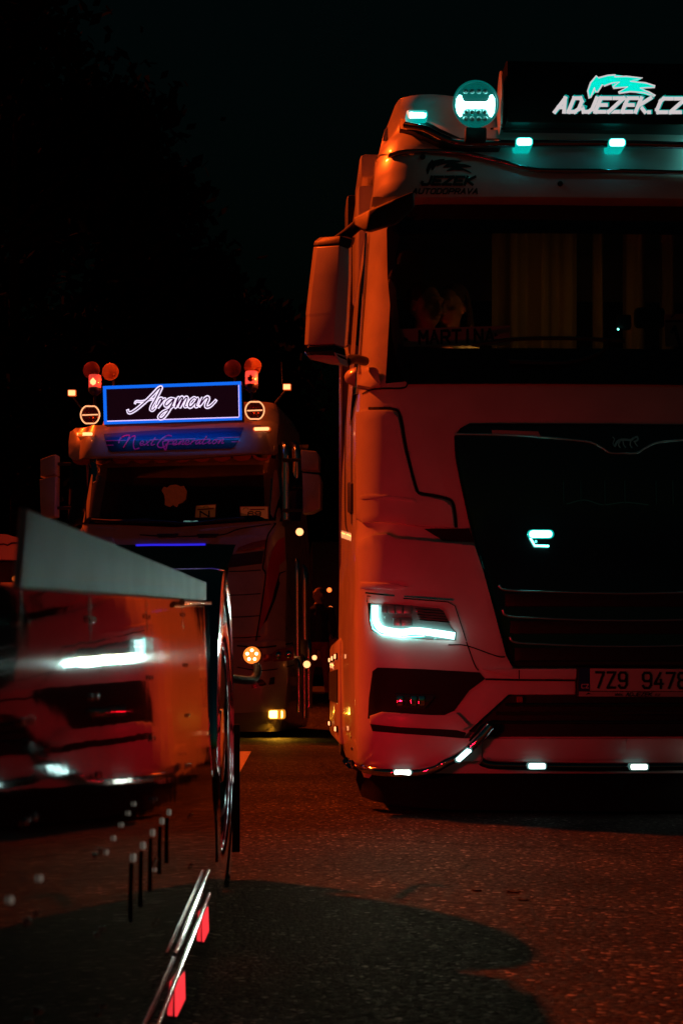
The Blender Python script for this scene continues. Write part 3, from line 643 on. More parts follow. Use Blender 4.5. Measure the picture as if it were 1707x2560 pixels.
# left side: side window, trims, door lines, repeater, cab rear fairing
hw_side = lambda u, z: 1.24 - lerp_table(TAB, z, 2)
SD = Frame((.31, 6.5), -90, hw_side)
panel(SD, None, 'side_window', mat('side glass', (.004, .004, .005), .05, coat=.6), MAN, off=.006, thick=.01, sub=.08, uv=[(-.52, 2.04), (-.50, 2.35), (-.56, 2.80), (-1.30, 2.80), (-1.36, 2.04)])
tube([SD.w(u, z, .012) for u, z in ((-.53, 2.84), (-.48, 2.5), (-.48, 2.25), (-.50, 2.04))], .008, 'rain_gutter', CHROME, MAN)
seam(SD, [(866, 960), (862, 1100), (862, 1290), (868, 1330)], 2.2, 'door_gap', MAN, .004)
seam(SD, [(882, 960), (878, 1100), (878, 1310)], 1.8, 'door_gap', MAN, .004)
panel(SD, rrect(868, 1205, 877, 1282, 4), 'door_handle', BLACK, MAN, off=.012, thick=.02, bev=.004, sub=0)
o_ = lathe_bm([(0, .05), (.05, .045), (.075, .02), (.08, -.03)], SD.p(892, 940, .0) , (-.75, -.5, .25), 20); bmesh.ops.scale(o_, vec=(1, 1, .62), verts=o_.verts[:], space=Matrix.Translation(-SD.p(892, 940, 0)))
obj('side_repeater', o_, PAINT, MAN, 60)
# mirror foot, housing and arm
foot = panel(MF, [(895, 915), (945, 922), (950, 958), (925, 968), (893, 962)], 'mirror_foot', PAINT, MAN, off=.06, thick=.08, bev=.02, sub=.05)
def hull(name, rows, m, parent, bev=0.):
    bm = bmesh.new(); vv = [[bm.verts.new(p) for p in r] for r in rows]
    for a, b in zip(vv, vv[1:]):
        n = len(a)
        for k in range(n): bm.faces.new((a[k], a[(k + 1) % n], b[(k + 1) % n], b[k]))
    bm.faces.new(vv[0]); bm.faces.new(vv[-1])
    if bev:
        bmesh.ops.recalc_face_normals(bm, faces=bm.faces[:]); bmesh.ops.bevel(bm, geom=bm.edges[:], offset=bev, segments=3, affect='EDGES', profile=.5, clamp_overlap=True)
    return obj(name, bm, m, parent, 30)
def mir_row(y, xl, xr_, xq, yo=0):      # plan section of the housing: outer back, outer front, ridge, inner front, inner back
    return [at(xl + 6, y + yo, 6.74), at(xl, y + yo, 6.63), at(xl + 8, y + yo, 6.52), at(xr_, y + yo - 4, 6.40), at(xq, y + yo + 6, 6.44), at(xq + 8, y + yo, 6.62), at(xq + 4, y + yo, 6.72)]
mh = hull('mirror_housing', [mir_row(617, 784, 848, 872), mir_row(690, 775, 845, 871), mir_row(786, 764, 837, 866), mir_row(792, 765, 836, 866), mir_row(863, 761, 834, 861)], PAINT, MAN, .008)
hull('mirror_cap', [mir_row(597, 800, 850, 880, -4), mir_row(604, 786, 850, 878), mir_row(614, 783, 849, 874)], BLACK, mh, .005)
hull('mirror_base', [mir_row(865, 761, 834, 862), mir_row(882, 761, 835, 864), mir_row(896, 775, 840, 868)], BLACKG, mh, .006)
hull('mirror_rim', [mir_row(884, 764, 836, 866), mir_row(899, 776, 842, 866), mir_row(912, 830, 850, 868)], PAINT, mh, .003)
tube([at(866, 905, 6.5), at(885, 897, 6.62), at(912, 903, 6.75)], .022, 'mirror_arm', BLACK, mh)
tube([at(840, 605, 6.52), at(868, 585, 6.55), at(890, 566, 6.6), at(905, 556, 6.66)], .026, 'mirror_arm', BLACK, mh)
hull('kerb_mirror', [[at(882, 545, 6.55), at(884, 562, 6.50), at(900, 570, 6.62), at(896, 540, 6.66)], [at(920, 525, 6.40), at(912, 580, 6.38), at(925, 582, 6.62), at(928, 527, 6.66)],
     [at(985, 497, 6.34), at(990, 560, 6.34), at(995, 560, 6.56), at(988, 500, 6.58)], [at(1034, 478, 6.34), at(1036, 520, 6.36), at(1036, 518, 6.5), at(1034, 482, 6.5)]], BLACK, MAN, .012)
def mirrored(o, parent):
    bm = bmesh.new(); bm.from_mesh(o.data); off = root_of(o).location
    for v_ in bm.verts: v_.co = Vector((3.1 - (v_.co.x + off.x), v_.co.y + off.y, v_.co.z + off.z))
    q = obj(o.name.split('.')[0], bm, o.data.materials[0], parent, 30)
    for ch in o.children: mirrored(ch, q)
mirrored(mh, MAN); mirrored(bpy.data.objects['kerb_mirror'], MAN); mirrored(foot, MAN)
# fairing blocks behind the cab
def block(name, x0, x1, y0, y1, z0, z1, m, bev=.015, parent=None, rot=None):
    return obj(name, box_bm(((x0 + x1) / 2, (y0 + y1) / 2, (z0 + z1) / 2), (x1 - x0, y1 - y0, z1 - z0), bev), m, parent or MAN, 40)
block('side_fairing', .335, .40, 8.93, 9.35, 1.2, 2.75, mat('violet lit panel', (.05, .03, .08), .4))  # purple light on the fairing put into its colour
block('roof_side_fairing', .40, .62, 8.2, 8.86, 2.95, 3.50, PAINT, .03)
block('roof_side_fairing', .415, .62, 8.2, 8.8, 3.535, 3.68, PAINT, .03)
block('roof_side_fairing', .37, .5, 9.0, 9.3, 2.8, 3.72, BLACK, .03)
block('roof_deflector', .55, 2.55, 7.3, 8.9, 3.3, 3.62, PAINT, .06)
# under the cab: step box, tank, chassis, wheels
block('step_box', .345, .62, 7.15, 8.35, .22, 1.12, BLACK, .02)
for z in (.42, .78): block('step_tread', .335, .40, 7.2, 8.3, z, z + .035, CHROME, .006)
tk = block('fuel_tank', .30, .95, 8.5, 10.25, .24, .90, PAINT, .04)
panel(Frame((.30, 9.4), -90), None, 'tank_cover', BLACK, tk, off=.006, thick=.01, sub=0, uv=[(-.8, .5), (.85, .5), (.85, .70), (-.8, .70)])
for Y_, z_ in ((8.65, .78), (9.25, .78), (9.85, .78), (8.60, .34), (9.9, .34), (7.35, 1.06), (8.2, 1.06)):
    xm = .296 if Y_ > 8.4 else .341
    sm_ = obj('side_marker', box_bm((xm - .002, Y_, z_), (.012, .11, .04), .004), BLACK, MAN); obj('lens', box_bm((xm - .011, Y_, z_), (.010, .09, .026), .003), AMBER_L, sm_)
for k in range(14): obj('step_bolt', lathe_bm([(0, .012), (.008, .008), (.011, 0)], (.33, 7.25 + .0, .28 + k * .058), (-1, -.3, 0), 8), CHROME, MAN, 50)
block('chassis_rail', 1.05, 1.2, 7.5, 13.2, .75, 1.0, BLACK); block('chassis_rail', 1.9, 2.05, 7.5, 13.2, .75, 1.0, BLACK)
def wheel(parent, c, axis, r=.51, w=.30, chrome=True):
    wroot = obj('wheel', lathe_bm([(r * .60, -w / 2), (r * .93, -w / 2), (r, -w * .40), (r, w * .40), (r * .93, w / 2), (r * .62, w / 2), (r * .60, w * .42)], c, axis, 40), RUBBER, parent, 40)
    obj('rim', lathe_bm([(r * .61, w * .47), (r * .56, w * .36), (r * .50, w * .10), (r * .30, w * .06), (r * .27, w * .32), (0, w * .34)], c, axis, 40), CHROME if chrome else DCHROME, wroot, 40)
    q = Vector((0, 0, 1)).rotation_difference(Vector(axis).normalized())
    for k in range(10):
        a = 2 * math.pi * k / 10; cc = Vector(c) + q @ Vector((r * .40 * math.cos(a), r * .40 * math.sin(a), w * .08)); obj('wheel_nut', lathe_bm([(.018, 0), (.018, .03), (0, .05)], cc, axis, 8), CHROME, wroot, 40)
    return wroot
wheel(MAN, (.58, 7.95, .51), (-1, 0, 0)); wheel(MAN, (2.52, 7.95, .51), (1, 0, 0))
wheel(MAN, (.60, 11.8, .51), (-1, 0, 0), w=.34); wheel(MAN, (2.5, 11.8, .51), (1, 0, 0), w=.34)

# cab interior
CLOTH = mat('curtain cloth', (.42, .33, .22), .9, bump=.3, bscale=90)
INT = mat('cab lining', (.05, .045, .04), .8)
block('dashboard', .48, 2.62, 6.86, 7.35, 1.62, 2.06, INT, .05)
block('dashboard_rim', 1.30, 2.60, 6.84, 6.9, 2.06, 2.085, mat('tan trim', (.35, .26, .15), .6), .008)
block('cab_back_wall', .46, 2.64, 8.45, 8.5, 1.1, 2.9, INT, 0)
def curtain(x0, x1, y0, z0, z1, n, depth, name='curtain', waves=5):
    bm = bmesh.new(); top, bot = [], []
    for k in range(n + 1):
        t = k / n; x = x0 + (x1 - x0) * t; w_ = math.sin(t * waves * 2 * math.pi) * depth + math.sin(t * waves * 5.1 + 1) * depth * .3
        top.append(bm.verts.new((x, y0 + w_ * .7, z1))); bot.append(bm.verts.new((x + .01 * math.sin(k), y0 + w_ * 1.2, z0)))
    for k in range(n): bm.faces.new((top[k], top[k + 1], bot[k + 1], bot[k]))
    return obj(name, bm, CLOTH, MAN, 80)
curtain(1.10, 1.56, 7.65, 1.6, 3.1, 50, .035, waves=3); curtain(1.64, 1.70, 7.62, 1.6, 3.1, 10, .02, waves=1); curtain(1.80, 1.92, 7.6, 1.6, 3.1, 16, .03, waves=1); curtain(2.0, 2.08, 7.6, 1.6, 3.1, 16, .03, waves=1); curtain(2.25, 2.6, 7.6, 1.6, 3.1, 30, .03, waves=3)
block('seat', .62, 1.10, 7.75, 7.95, 1.3, 2.32, INT, .06)
dl = block('added_cabin_lamp', 1.40, 1.52, 7.02, 7.08, 2.90, 2.92, mat('added lamp lens', (.6, .5, .35), .4, emit=(1, .55, .15), es=.8), .004)  # unseen cabin lamp, added to light the curtains and faces
area_light(dl, (1.46, 7.05, 2.885), (-.1, .5, -1), (1.0, .42, .08), .16, .10, .05, 170)
area_light(dl, (1.44, 7.0, 2.88), (-.42, .2, -.75), (1.0, .38, .06), 6, .05, .05, 40)  # added spot, aimed to brighten the two faces
# shelf items in the windscreen
IF = Frame((1.55, 6.69), 0)
np_ = panel(IF, [(1000, 822), (1274, 814), (1274, 862), (1002, 866)], 'name_plate', mat('painted plate', (.75, .66, .62), .6), None, off=0, thick=.01, sub=0)
tag(np_, 'pale name plate reading MARTINA behind the windscreen of the near truck', 'name plate')
f = Flat(IF, .003); f.text('MARTINA', 1048, 859, 30, 19, 8.6, 6, 0, -.03); f.poly([(1008, 842), (1022, 850), (1010, 852)]); f.poly([(1235, 832), (1245, 838), (1235, 842)]); f.done('plate_lettering', INK, np_)
ds = obj('dash_camera', box_bm(at(1558, 806, 6.9), (.07, .04, .07), .01), BLACK, None, 40, at(1558, 822, 6.9)); tag(ds, 'small black dash camera with a teal dot above the dashboard', 'camera')
obj('status_light', lathe_bm([(0, .004), (.004, .003), (.005, 0)], at(1544, 823, 6.86), (0, -1, 0), 8), TEAL_L, ds)
hd = obj('phone_holder', box_bm(at(1622, 795, 6.92), (.15, .05, .10), .02), BLACK, None, 40, at(1622, 815, 6.92)); tag(hd, 'dark box standing on the dashboard beside the number card', 'box')
NC = Frame((2.0, 6.84), 0)
nc = panel(NC, [(1659, 786), (1790, 780), (1790, 866), (1662, 866)], 'number_card', mat('tan card', (.48, .36, .28), .7), None, off=0, thick=.004, sub=0); tag(nc, 'tan show card leaning behind the windscreen beside a dark box', 'card')
f = Flat(NC, .002); f.strip([(1676, 794), (1686, 784), (1706, 782), (1722, 792)], 3); f.text('1', 1684, 862, 44, 24, 0, 9, -.3); f.quad([(1662, 801), (1780, 799), (1780, 803), (1662, 806)]); f.done('card_print', INK, nc)
#EOF3
# ------------------------------------------------------------------ low dark truck alongside the camera
LT = thing('semi_truck', (-1.3, 2.0, 0), 'low dark glossy truck side with chrome wheel arch and red markers, nearest at left', 'truck')
LEAN = math.tan(rad(1.6))
LF = Frame((-.234, 0), 90 - .968, lambda u, z: LEAN * (z - .45) + .05 * (z - .45) ** 2)
LACQ = mat('dark lacquer', (.030, .006, .004), .035, bump=.055, bscale=5.5, vary=.4)
tA, tB = LF.uv(50, 1467, 0), LF.uv(522, 1502, 0)
sk = panel(LF, None, 'side_skirt', LACQ, LT, off=0, thick=.03, bev=.004, sub=.2, uv=[(-1.6, .012), (tB[0], .012), tB, tA, (-1.6, tA[1] - .08)])
FLAPM = mat('matt grey flap', (.60, .62, .62), .75, bump=.25, bscale=160, vary=.15, vscale=9)
fl = [LF.uv(x, y, .004) for x, y in [(68, 1272), (200, 1325), (360, 1392), (516, 1456), (516, 1500), (280, 1482), (50, 1466)]]
panel(LF, None, 'side_flap', FLAPM, LT, off=.004, thick=.006, bev=.002, sub=.1, uv=fl)
tube([LF.p(x, y, .008) for x, y in ((455, 1506), (490, 1506), (524, 1507))], .006, 'top_trim', CHROME, LT, n=0)
def along(px, name, r, m, off, extend=None):
    uv = [LF.uv(x, y, off) for x, y in px]
    if extend is not None: uv.append((extend, uv[-1][1]))
    return obj(name, tube_bm([LF.w(u, z, off) for u, z in uv], r, 8), m, LT, 60)
along([(522, 2178), (480, 2281), (437, 2386)], 'chrome_strip', .004, CHROME, .006)
along([(524, 2236), (460, 2398), (398, 2556)], 'chrome_strip', .0045, CHROME, .007, 1.0)
for q in ([(508, 2276), (522, 2262), (524, 2330), (510, 2360)], [(441, 2452), (464, 2424), (466, 2500), (442, 2548)]):
    mk_ = panel(LF, [(x, y) for x, y in q], 'side_marker', BLACK, LT, off=.003, thick=.01, bev=.001, sub=0)
    cx = sum(p[0] for p in q) / 4; cy_ = sum(p[1] for p in q) / 4
    panel(LF, [(cx + (x - cx) * .85, cy_ + (y - cy_) * .9) for x, y in q], 'lens', RED_L, mk_, off=.0045, thick=.004, bev=.001, sub=0)
# glints reflected in the skirt, built as faintly glowing dots with dark tails
c7 = crop(0, 1860, .4082); PALE = mat('pale glint', (.7, .68, .62), .4, emit=(1, .92, .75), es=.10)
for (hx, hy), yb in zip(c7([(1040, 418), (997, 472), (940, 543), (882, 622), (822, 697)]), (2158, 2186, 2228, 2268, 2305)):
    c = LF.p(hx, hy, .001); hk = obj('glint_dot', lathe_bm([(0, .003), (.004, .0025), (.006, 0)], c, LF.n, 14), PALE, LT, 60)
    seam(LF, [(hx - 5, hy + 14), (hx - 6, (hy + yb) / 2), (hx - 6, yb)], 6, 'glint_tail', hk, .0008, mat('black strap', (.004, .003, .003), .9, spec=0), n=3)
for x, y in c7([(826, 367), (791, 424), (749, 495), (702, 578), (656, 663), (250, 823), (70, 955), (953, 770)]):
    obj('small_glint', lathe_bm([(0, .002), (.0024, .0016), (.0034, 0)], LF.p(x, y, .001), LF.n, 10), PALE, LT, 60)
for x in (60, 230, 372, 462):  # joints and screws added to break up the reflection with small glints
    (u_, z_) = LF.uv(x, 1600, .001); zt = tA[1] + (tB[1] - tA[1]) * (u_ - tA[0]) / (tB[0] - tA[0])
    bm = bmesh.new(); bm.faces.new([bm.verts.new(LF.w(a, b, .0012)) for a, b in ((u_ - .0025, .13), (u_ + .0025, .13), (u_ + .0025, zt - .004), (u_ - .0025, zt - .004))]); obj('panel_gap', bm, GAP, LT, 0)
    for k in range(7):
        zz = .16 + (zt - .19) * k / 6
        for s in (-1, 1): obj('glint_screw', lathe_bm([(0, .0022), (.003, .0018), (.0042, 0)], LF.w(u_ + s * .02, zz, .001), LF.n, 8), CHROME, LT, 60)
# body behind the skirt, rear crossmember
obj('chassis', box_bm((-1.45, 1.35, .40), (2.3, 5.9, .36), .02), BLACK, LT)
obj('rear_crossmember', box_bm((-1.40, 4.36, .52), (2.3, .10, .34), .015), BLACK, LT)
wc = Vector((-.352, 3.88, .440))
wheel(LT, wc, (1, -.017, 0), r=.432, w=.30); wheel(LT, (-2.45, 3.88, .44), (-1, 0, 0), r=.432, w=.3)
def arch(name, r0, r1, x0, x1, a0, a1, m, bev=.004, n=40):
    bm = bmesh.new(); rows = []
    for k in range(n + 1):
        a = rad(a0 + (a1 - a0) * k / n); cs, sn = math.cos(a), math.sin(a)
        rows.append([bm.verts.new((x, wc.y + r * cs, wc.z + r * sn)) for x, r in ((x0, r0), (x1 - .02, r0), (x1, r0 - .03), (x1 + .006, r0 - .012), (x1, r1), (x1 - .03, r1 + .006), (x0, r1))])
    for a, b in zip(rows, rows[1:]):
        for k in range(7): bm.faces.new((a[k], a[(k + 1) % 7], b[(k + 1) % 7], b[k]))
    bm.faces.new(rows[0]); bm.faces.new(rows[-1])
    return obj(name, bm, m, LT, 40)
arch('wheel_arch', .452, .474, -.52, -.170, -62, 215, CHROME)
obj('wheel_trim', lathe_bm([(.415, .0), (.405, .018), (.34, .026), (.28, .012), (.24, -.03), (.12, -.04), (.10, .02), (0, .024)], wc + Vector((.155, 0, 0)), (1, -.017, 0), 48), CHROME, LT, 40)
arch('wheel_arch_lining', .442, .449, -.52, -.20, -60, 213, BLACK)
obj('mud_flap', box_bm((-.32, 4.46, .28), (.34, .012, .40), .003), RUBBER, LT)
# tail lamps on the rear crossmember, facing the other trucks
for X in (-.42, -.62, -2.2, -2.4):
    tl = obj('tail_lamp', lathe_bm([(.0, -.02), (.062, -.02), (.066, .0), (.060, .012), (.05, .016), (0, .018)], (X, 4.42, .46), (0, 1, 0), 24), BLACK, LT, 40)
    obj('lens', lathe_bm([(.058, .013), (.045, .024), (0, .028)], (X, 4.42, .46), (0, 1, 0), 24), emit('tail led', (1, .012, .03), 6), tl, 60)
    area_light(tl, (X, 4.47, .46), (.12, 1, -.08), (1, .003, .02), 3.3 if X > -1 else 2.4, .10, .10, 115)
# lamp on a rubber arm behind the wheel
AL = at(630, 1638, 4.75); ax = Vector((.02, -1, 0))
al = obj('arm_lamp', lathe_bm([(0, -.03), (.026, -.026), (.033, -.008), (.033, .004), (.029, .006), (.028, 0)], AL, ax, 28), RUBBER, LT, 40)
obj('lens', lathe_bm([(.0285, .003), (.02, .007), (0, .008)], AL, ax, 28), emit('orange lamp lens', (1, .20, .025), 1.6), al, 60)
for k in range(5):
    a = rad(90 + 72 * k); obj('led', lathe_bm([(0, .004), (.0035, .003), (.005, 0)], AL + Vector((.016 * math.cos(a), -.008, .016 * math.sin(a))), ax, 10), emit('led point', (1, .75, .35), 9), al, 60)
tube([AL + Vector((.004, .02, -.02)), at(644, 1675, 4.74), at(634, 1698, 4.70), at(608, 1700, 4.6), at(560, 1692, 4.45)], .014, 'rubber_arm', RUBBER, al)
point_light(al, AL + Vector((0, -.08, 0)), (1, .25, .04), .08, .02)

# ------------------------------------------------------------------ truck with the amber beacons
TAB2 = [(.07, .08, 1.18), (.2, .02, 1.21), (.5, 0, 1.225), (1.2, 0, 1.23), (2.2, .05, 1.225), (2.46, .09, 1.215), (2.52, .11, 1.205), (2.9, .22, 1.175), (3.2, .30, 1.15), (3.28, .31, 1.14), (3.62, .40, 1.12), (3.9, .62, 1.08), (4.05, .85, 1.0)]
o0 = at(436, 1715, 16.55)
QF = Frame((o0.x, o0.y), -10, cab_surf(TAB2, .17, .07))
SC = thing('semi_truck', (o0.x, o0.y + 1, 0), 'white truck facing us behind, amber beacons and blue framed roof sign', 'truck')
def hole2(a, b, k, n): return a[0] >= 2.5 and b[0] <= 3.21 and 12 < k < n - 13
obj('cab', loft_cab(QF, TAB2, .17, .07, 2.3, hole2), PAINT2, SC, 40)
k4 = crop(60, 860, .5102); k5 = crop(500, 1300, .2807); kk = crop(380, 1190, .2168)
g2 = [QF.uv(x, y, .01) for x, y in [(182, 1130), (178, 1230), (180, 1300), (200, 1310)]]
g3 = [QF.uv(x, y, .012) for x, y in [(176, 1125), (170, 1312), (214, 1306), (214, 1125)]]
for sgn in (1, -1): panel(QF, None, 'windscreen_band', BLACKG, SC, off=.014, thick=.004, sub=.06, uv=[(sgn * u, z) for u, z in g3])
panel(QF, None, 'windscreen', GLASS, SC, off=.01, thick=0, sub=.12, uv=g2 + [(-u, z) for u, z in g2[::-1]])
panel(QF, [(175, 1296), (440, 1302), (705, 1288), (707, 1304), (440, 1318), (172, 1312)], 'windscreen_band', BLACKG, SC, off=.018, thick=.01, sub=.12)
panel(QF, [(180, 1120), (700, 1112), (700, 1150), (180, 1160)], 'windscreen_band', BLACKG, SC, off=.011, thick=.004, sub=.1)
# sun visor panel with artwork
VT2 = [(3.0, .02, 1.16), (3.3, -.08, 1.16), (3.5, -.02, 1.15), (3.7, .14, 1.14)]
WF = Frame((o0.x, o0.y), -10, cab_surf(VT2, .18, .06))
vis = [(176, 1080), (190, 1070), (436, 1068), (684, 1054), (696, 1062), (693, 1128), (684, 1136), (436, 1149), (184, 1150), (173, 1142)]
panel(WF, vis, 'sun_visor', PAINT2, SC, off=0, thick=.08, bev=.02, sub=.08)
BLUE = mat('visor blue', (.01, .09, .30), .35, coat=.5); MAG = mat('magenta film', (.75, .03, .28), .35, coat=.4, emit=(1, .02, .2), es=.06)
va = panel(WF, k4([(392, 440), (720, 418), (1078, 408), (1060, 460), (1034, 502), (1015, 512), (430, 528), (415, 518)]), 'visor_artwork', BLUE, SC, off=.004, thick=.002, sub=.1)
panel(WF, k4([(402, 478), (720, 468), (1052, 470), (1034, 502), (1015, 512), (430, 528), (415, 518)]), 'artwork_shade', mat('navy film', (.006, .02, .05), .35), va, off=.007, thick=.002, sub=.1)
f = Flat(WF, .010)
for y0 in (468, 490):
    f.strip(k4([(402, y0 + 6), (730, y0), (1058, y0 - 12)]), 1.6)
f.done('artwork_stripe', MAG, va)
CUR = {'e': [(0, .3), (.45, .42), (.5, .75), (.25, .95), (.05, .6), (.15, .1), (.5, .05), (.8, .3)], 'x': [(.05, .95), (.2, .85), (.45, .1), (.7, .1)], 't': [(.1, .3), (.45, 1.7), (.2, .5), (.3, .05), (.75, .3)],
       'n': [(0, .2), (.2, .9), (.1, .0), (.35, .75), (.6, .9), (.55, .1), (.85, .25)], 'r': [(.05, 0), (.15, .9), (.12, .45), (.35, .85), (.62, .85)], 'a': [(.6, .8), (.3, .95), (.05, .5), (.2, .05), (.55, .6), (.6, .9), (.6, .1), (.9, .3)],
       'i': [(0, .2), (.25, .9), (.25, .1), (.6, .3)], 'o': [(.35, .95), (.05, .5), (.3, .02), (.6, .45), (.35, .95), (.8, .8)]}
def script(fl, s, x0, y0, h, w, sw, slant=.35, tilt=0.):
    x = x0
    for ch in s:
        pts = [(x + gx * w + gy * slant * h, y0 - gy * h + tilt * (x - x0)) for gx, gy in CUR[ch]]
        fl.strip([(p.x, p.y) for p in catmull([(a, b, 0) for a, b in pts], 5)], sw)
        if ch == 'x': fl.strip([(x - .05 * w, y0), (x + .6 * w + .3 * h, y0 - .95 * h)], sw)
        if ch == 't': fl.strip([(x, y0 - 1.1 * h), (x + w * 1.0 + .4 * h, y0 - 1.25 * h)], sw)
        x += w * (.62 if ch in 'ir' else .82)
    return x
ka = crop(240, 900, 1 / 3.92)
def curve_px(pts, n=6): return [(p.x, p.y) for p in catmull([(x, y, 0) for x, y in pts], n)]
f = Flat(WF, .012)
f.strip(curve_px(ka([(225, 815), (235, 780), (270, 748), (330, 740), (300, 810), (270, 860), (330, 770), (385, 745), (370, 810), (380, 872), (430, 862)])), 3.0)
script(f, 'ext', ka([(425, 830)])[0][0], ka([(425, 838)])[0][1], 12, 16, 2.4)
f.strip(curve_px(ka([(745, 745), (700, 740), (640, 780), (605, 830), (625, 858), (680, 845), (720, 790), (700, 830), (682, 885), (660, 800), (760, 792)])), 3.0)
script(f, 'eneration', ka([(745, 830)])[0][0], ka([(745, 834)])[0][1], 12, 18.5, 2.4, tilt=-.03)
f.done('visor_script', MAG, va)
# scalloped fringe along the top of the windscreen
for k in range(10):
    x = 205 + k * 50; y = 1148 - k * 1.2
    panel(QF, [(x - 24, y), (x + 24, y), (x + 21, y + 7), (x + 12, y + 13), (x, y + 15), (x - 12, y + 13), (x - 21, y + 7)], 'fringe_scallop', mat('fringe cloth', (.30, .10, .08), .9), SC, off=.016, thick=.004, sub=0)
# roof sign
GF = Frame((o0.x, o0.y - .10), -10)
bx = [(257, 965), (603, 953), (605, 1051), (260, 1062)]
sg = panel(GF, bx, 'roof_sign', mat('sign back', (.012, .006, .012), .25), SC, off=0, thick=.14, bev=.008, sub=0)
BLUEL = emit('blue led frame', (.005, .16, 1.0), .9); f = Flat(GF, .006); bq = [(262, 969), (599, 957.5), (601, 1046), (264.5, 1057)]
for a, b in zip(bq, bq[1:] + bq[:1]): f.seg(a, b, 8)
f.done('led_frame', BLUEL, sg)
f = Flat(GF, .009); f.seg((268, 1053), (597, 1043), 2.2, 0); f.seg((597, 962), (598, 1042), 1.6, 0); f.done('led_line', emit('violet white led', (.75, .55, 1), 1.3), sg)
panel(GF, [(267, 973), (595, 962), (597, 1042), (269, 1052)], 'sign_face', mat('sign face', (.03, .012, .03), .2, emit=(.10, .01, .05), es=.06), sg, off=.003, thick=.002, sub=0)
ARG = [[(312, 482), (322, 515), (352, 512), (415, 470), (500, 395), (570, 325), (612, 280), (640, 268), (628, 300), (585, 385), (548, 450), (540, 486), (562, 490), (592, 455)], [(382, 432), (398, 406), (450, 408), (530, 388), (600, 378)],
       [(592, 455), (612, 405), (630, 378), (648, 384), (628, 430), (604, 466), (640, 420), (668, 385), (690, 382)], [(768, 382), (730, 378), (690, 408), (678, 440), (696, 450), (732, 418), (768, 380), (742, 445), (698, 520), (656, 568), (625, 572), (622, 548), (660, 508), (720, 478), (775, 440)],
       [(775, 455), (800, 385), (812, 368), (800, 400), (778, 464), (815, 400), (842, 366), (850, 380), (832, 425), (820, 464), (858, 398), (886, 366), (896, 380), (880, 425), (872, 458), (900, 452)],
       [(992, 386), (962, 370), (924, 402), (910, 445), (928, 460), (966, 424), (1000, 376), (984, 425), (980, 458), (1004, 450)], [(1010, 462), (1040, 388), (1048, 370), (1020, 440), (1060, 388), (1092, 364), (1102, 382), (1082, 430), (1082, 460), (1115, 455), (1155, 420), (1182, 388)]]
ARW = emit('sign script white', (.85, .72, .95), 1.25); ARD = mat('script core', (.05, .006, .05), .4, emit=(.25, .01, .25), es=.10)
f = Flat(GF, .008); g_ = Flat(GF, .011)
for k, st in enumerate(ARG):
    c_ = curve_px(ka(st), 7); w0 = 9.8 if k != 1 else 7.5
    f.strip(c_, lambda t, w0=w0: w0 * (.75 + .25 * math.sin(math.pi * t)), extra=k * .0002); g_.strip(c_[2:-2], lambda t, w0=w0: (w0 - 6.6) * (.75 + .4 * math.sin(math.pi * t)), extra=k * .0002)
f.done('sign_script', ARW, sg); g_.done('script_core', ARD, sg)
area_light(sg, GF.p(430, 1064, .06), (.12, .65, -1), (.02, .25, 1), .9, 1.5, .05, 170)
# beacons, horns, round lamps, markers
RF = Frame((o0.x, o0.y - .02), -10)
def beacon(x, y, lit):
    b0 = RF.p(x, y + 20, 0); ax = (0, 0, 1)
    b = obj('beacon', lathe_bm([(0, -.03), (.03, -.03), (.075, .01), (.078, .05), (.075, .055)], b0, ax, 24), mat('beacon foot', (.03, .02, .05), .4), SC, 40)
    obj('beacon_dome', lathe_bm([(.072, .05), (.072, .19), (.066, .205), (0, .208)], b0, ax, 24), mat('beacon glass lit' if lit else 'beacon glass', (.5, .05, .03), .15, emit=(1, .07, .045), es=.7 if lit else 1.1), b, 40)
    obj('beacon_lamp', lathe_bm([(0, 0), (.03, .02), (.035, .05), (0, .09)], b0 + Vector((-.01, -.085, .07)), ax, 12), AMBER_L if lit else mat('beacon motor', (.25, .03, .02), .3, .6), b, 60)
    obj('beacon_post', lathe_bm([(.018, 0), (.018, -.16)], b0 + Vector((0, 0, -.03)), ax, 12), BLACK, b)
    point_light(b, b0 + Vector((.10, -.06, .13)), (1, .12, .012), 5.5 if not lit else 1.8, .05)
beacon(238, 962, True); beacon(629, 954, False)
HORN = mat('horn enamel', (.70, .30, .14), .3, .3)
for x, y in ((237, 931), (284, 935), (587, 927), (637, 922)):
    c = RF.p(x, y, -.25); n_ = QF.n
    hn = obj('horn', lathe_bm([(0, -.1), (.015, -.1), (.02, -.02), (.04, .04), (.08, .09), (.100, .115), (.103, .118), (.095, .112), (.06, .06), (.03, .0), (0, -.05)], c, n_, 28), HORN, SC, 50)
    obj('horn_foot', box_bm(c + Vector((0, .03, -.16)), (.03, .03, .22), .004), BLACK, hn)
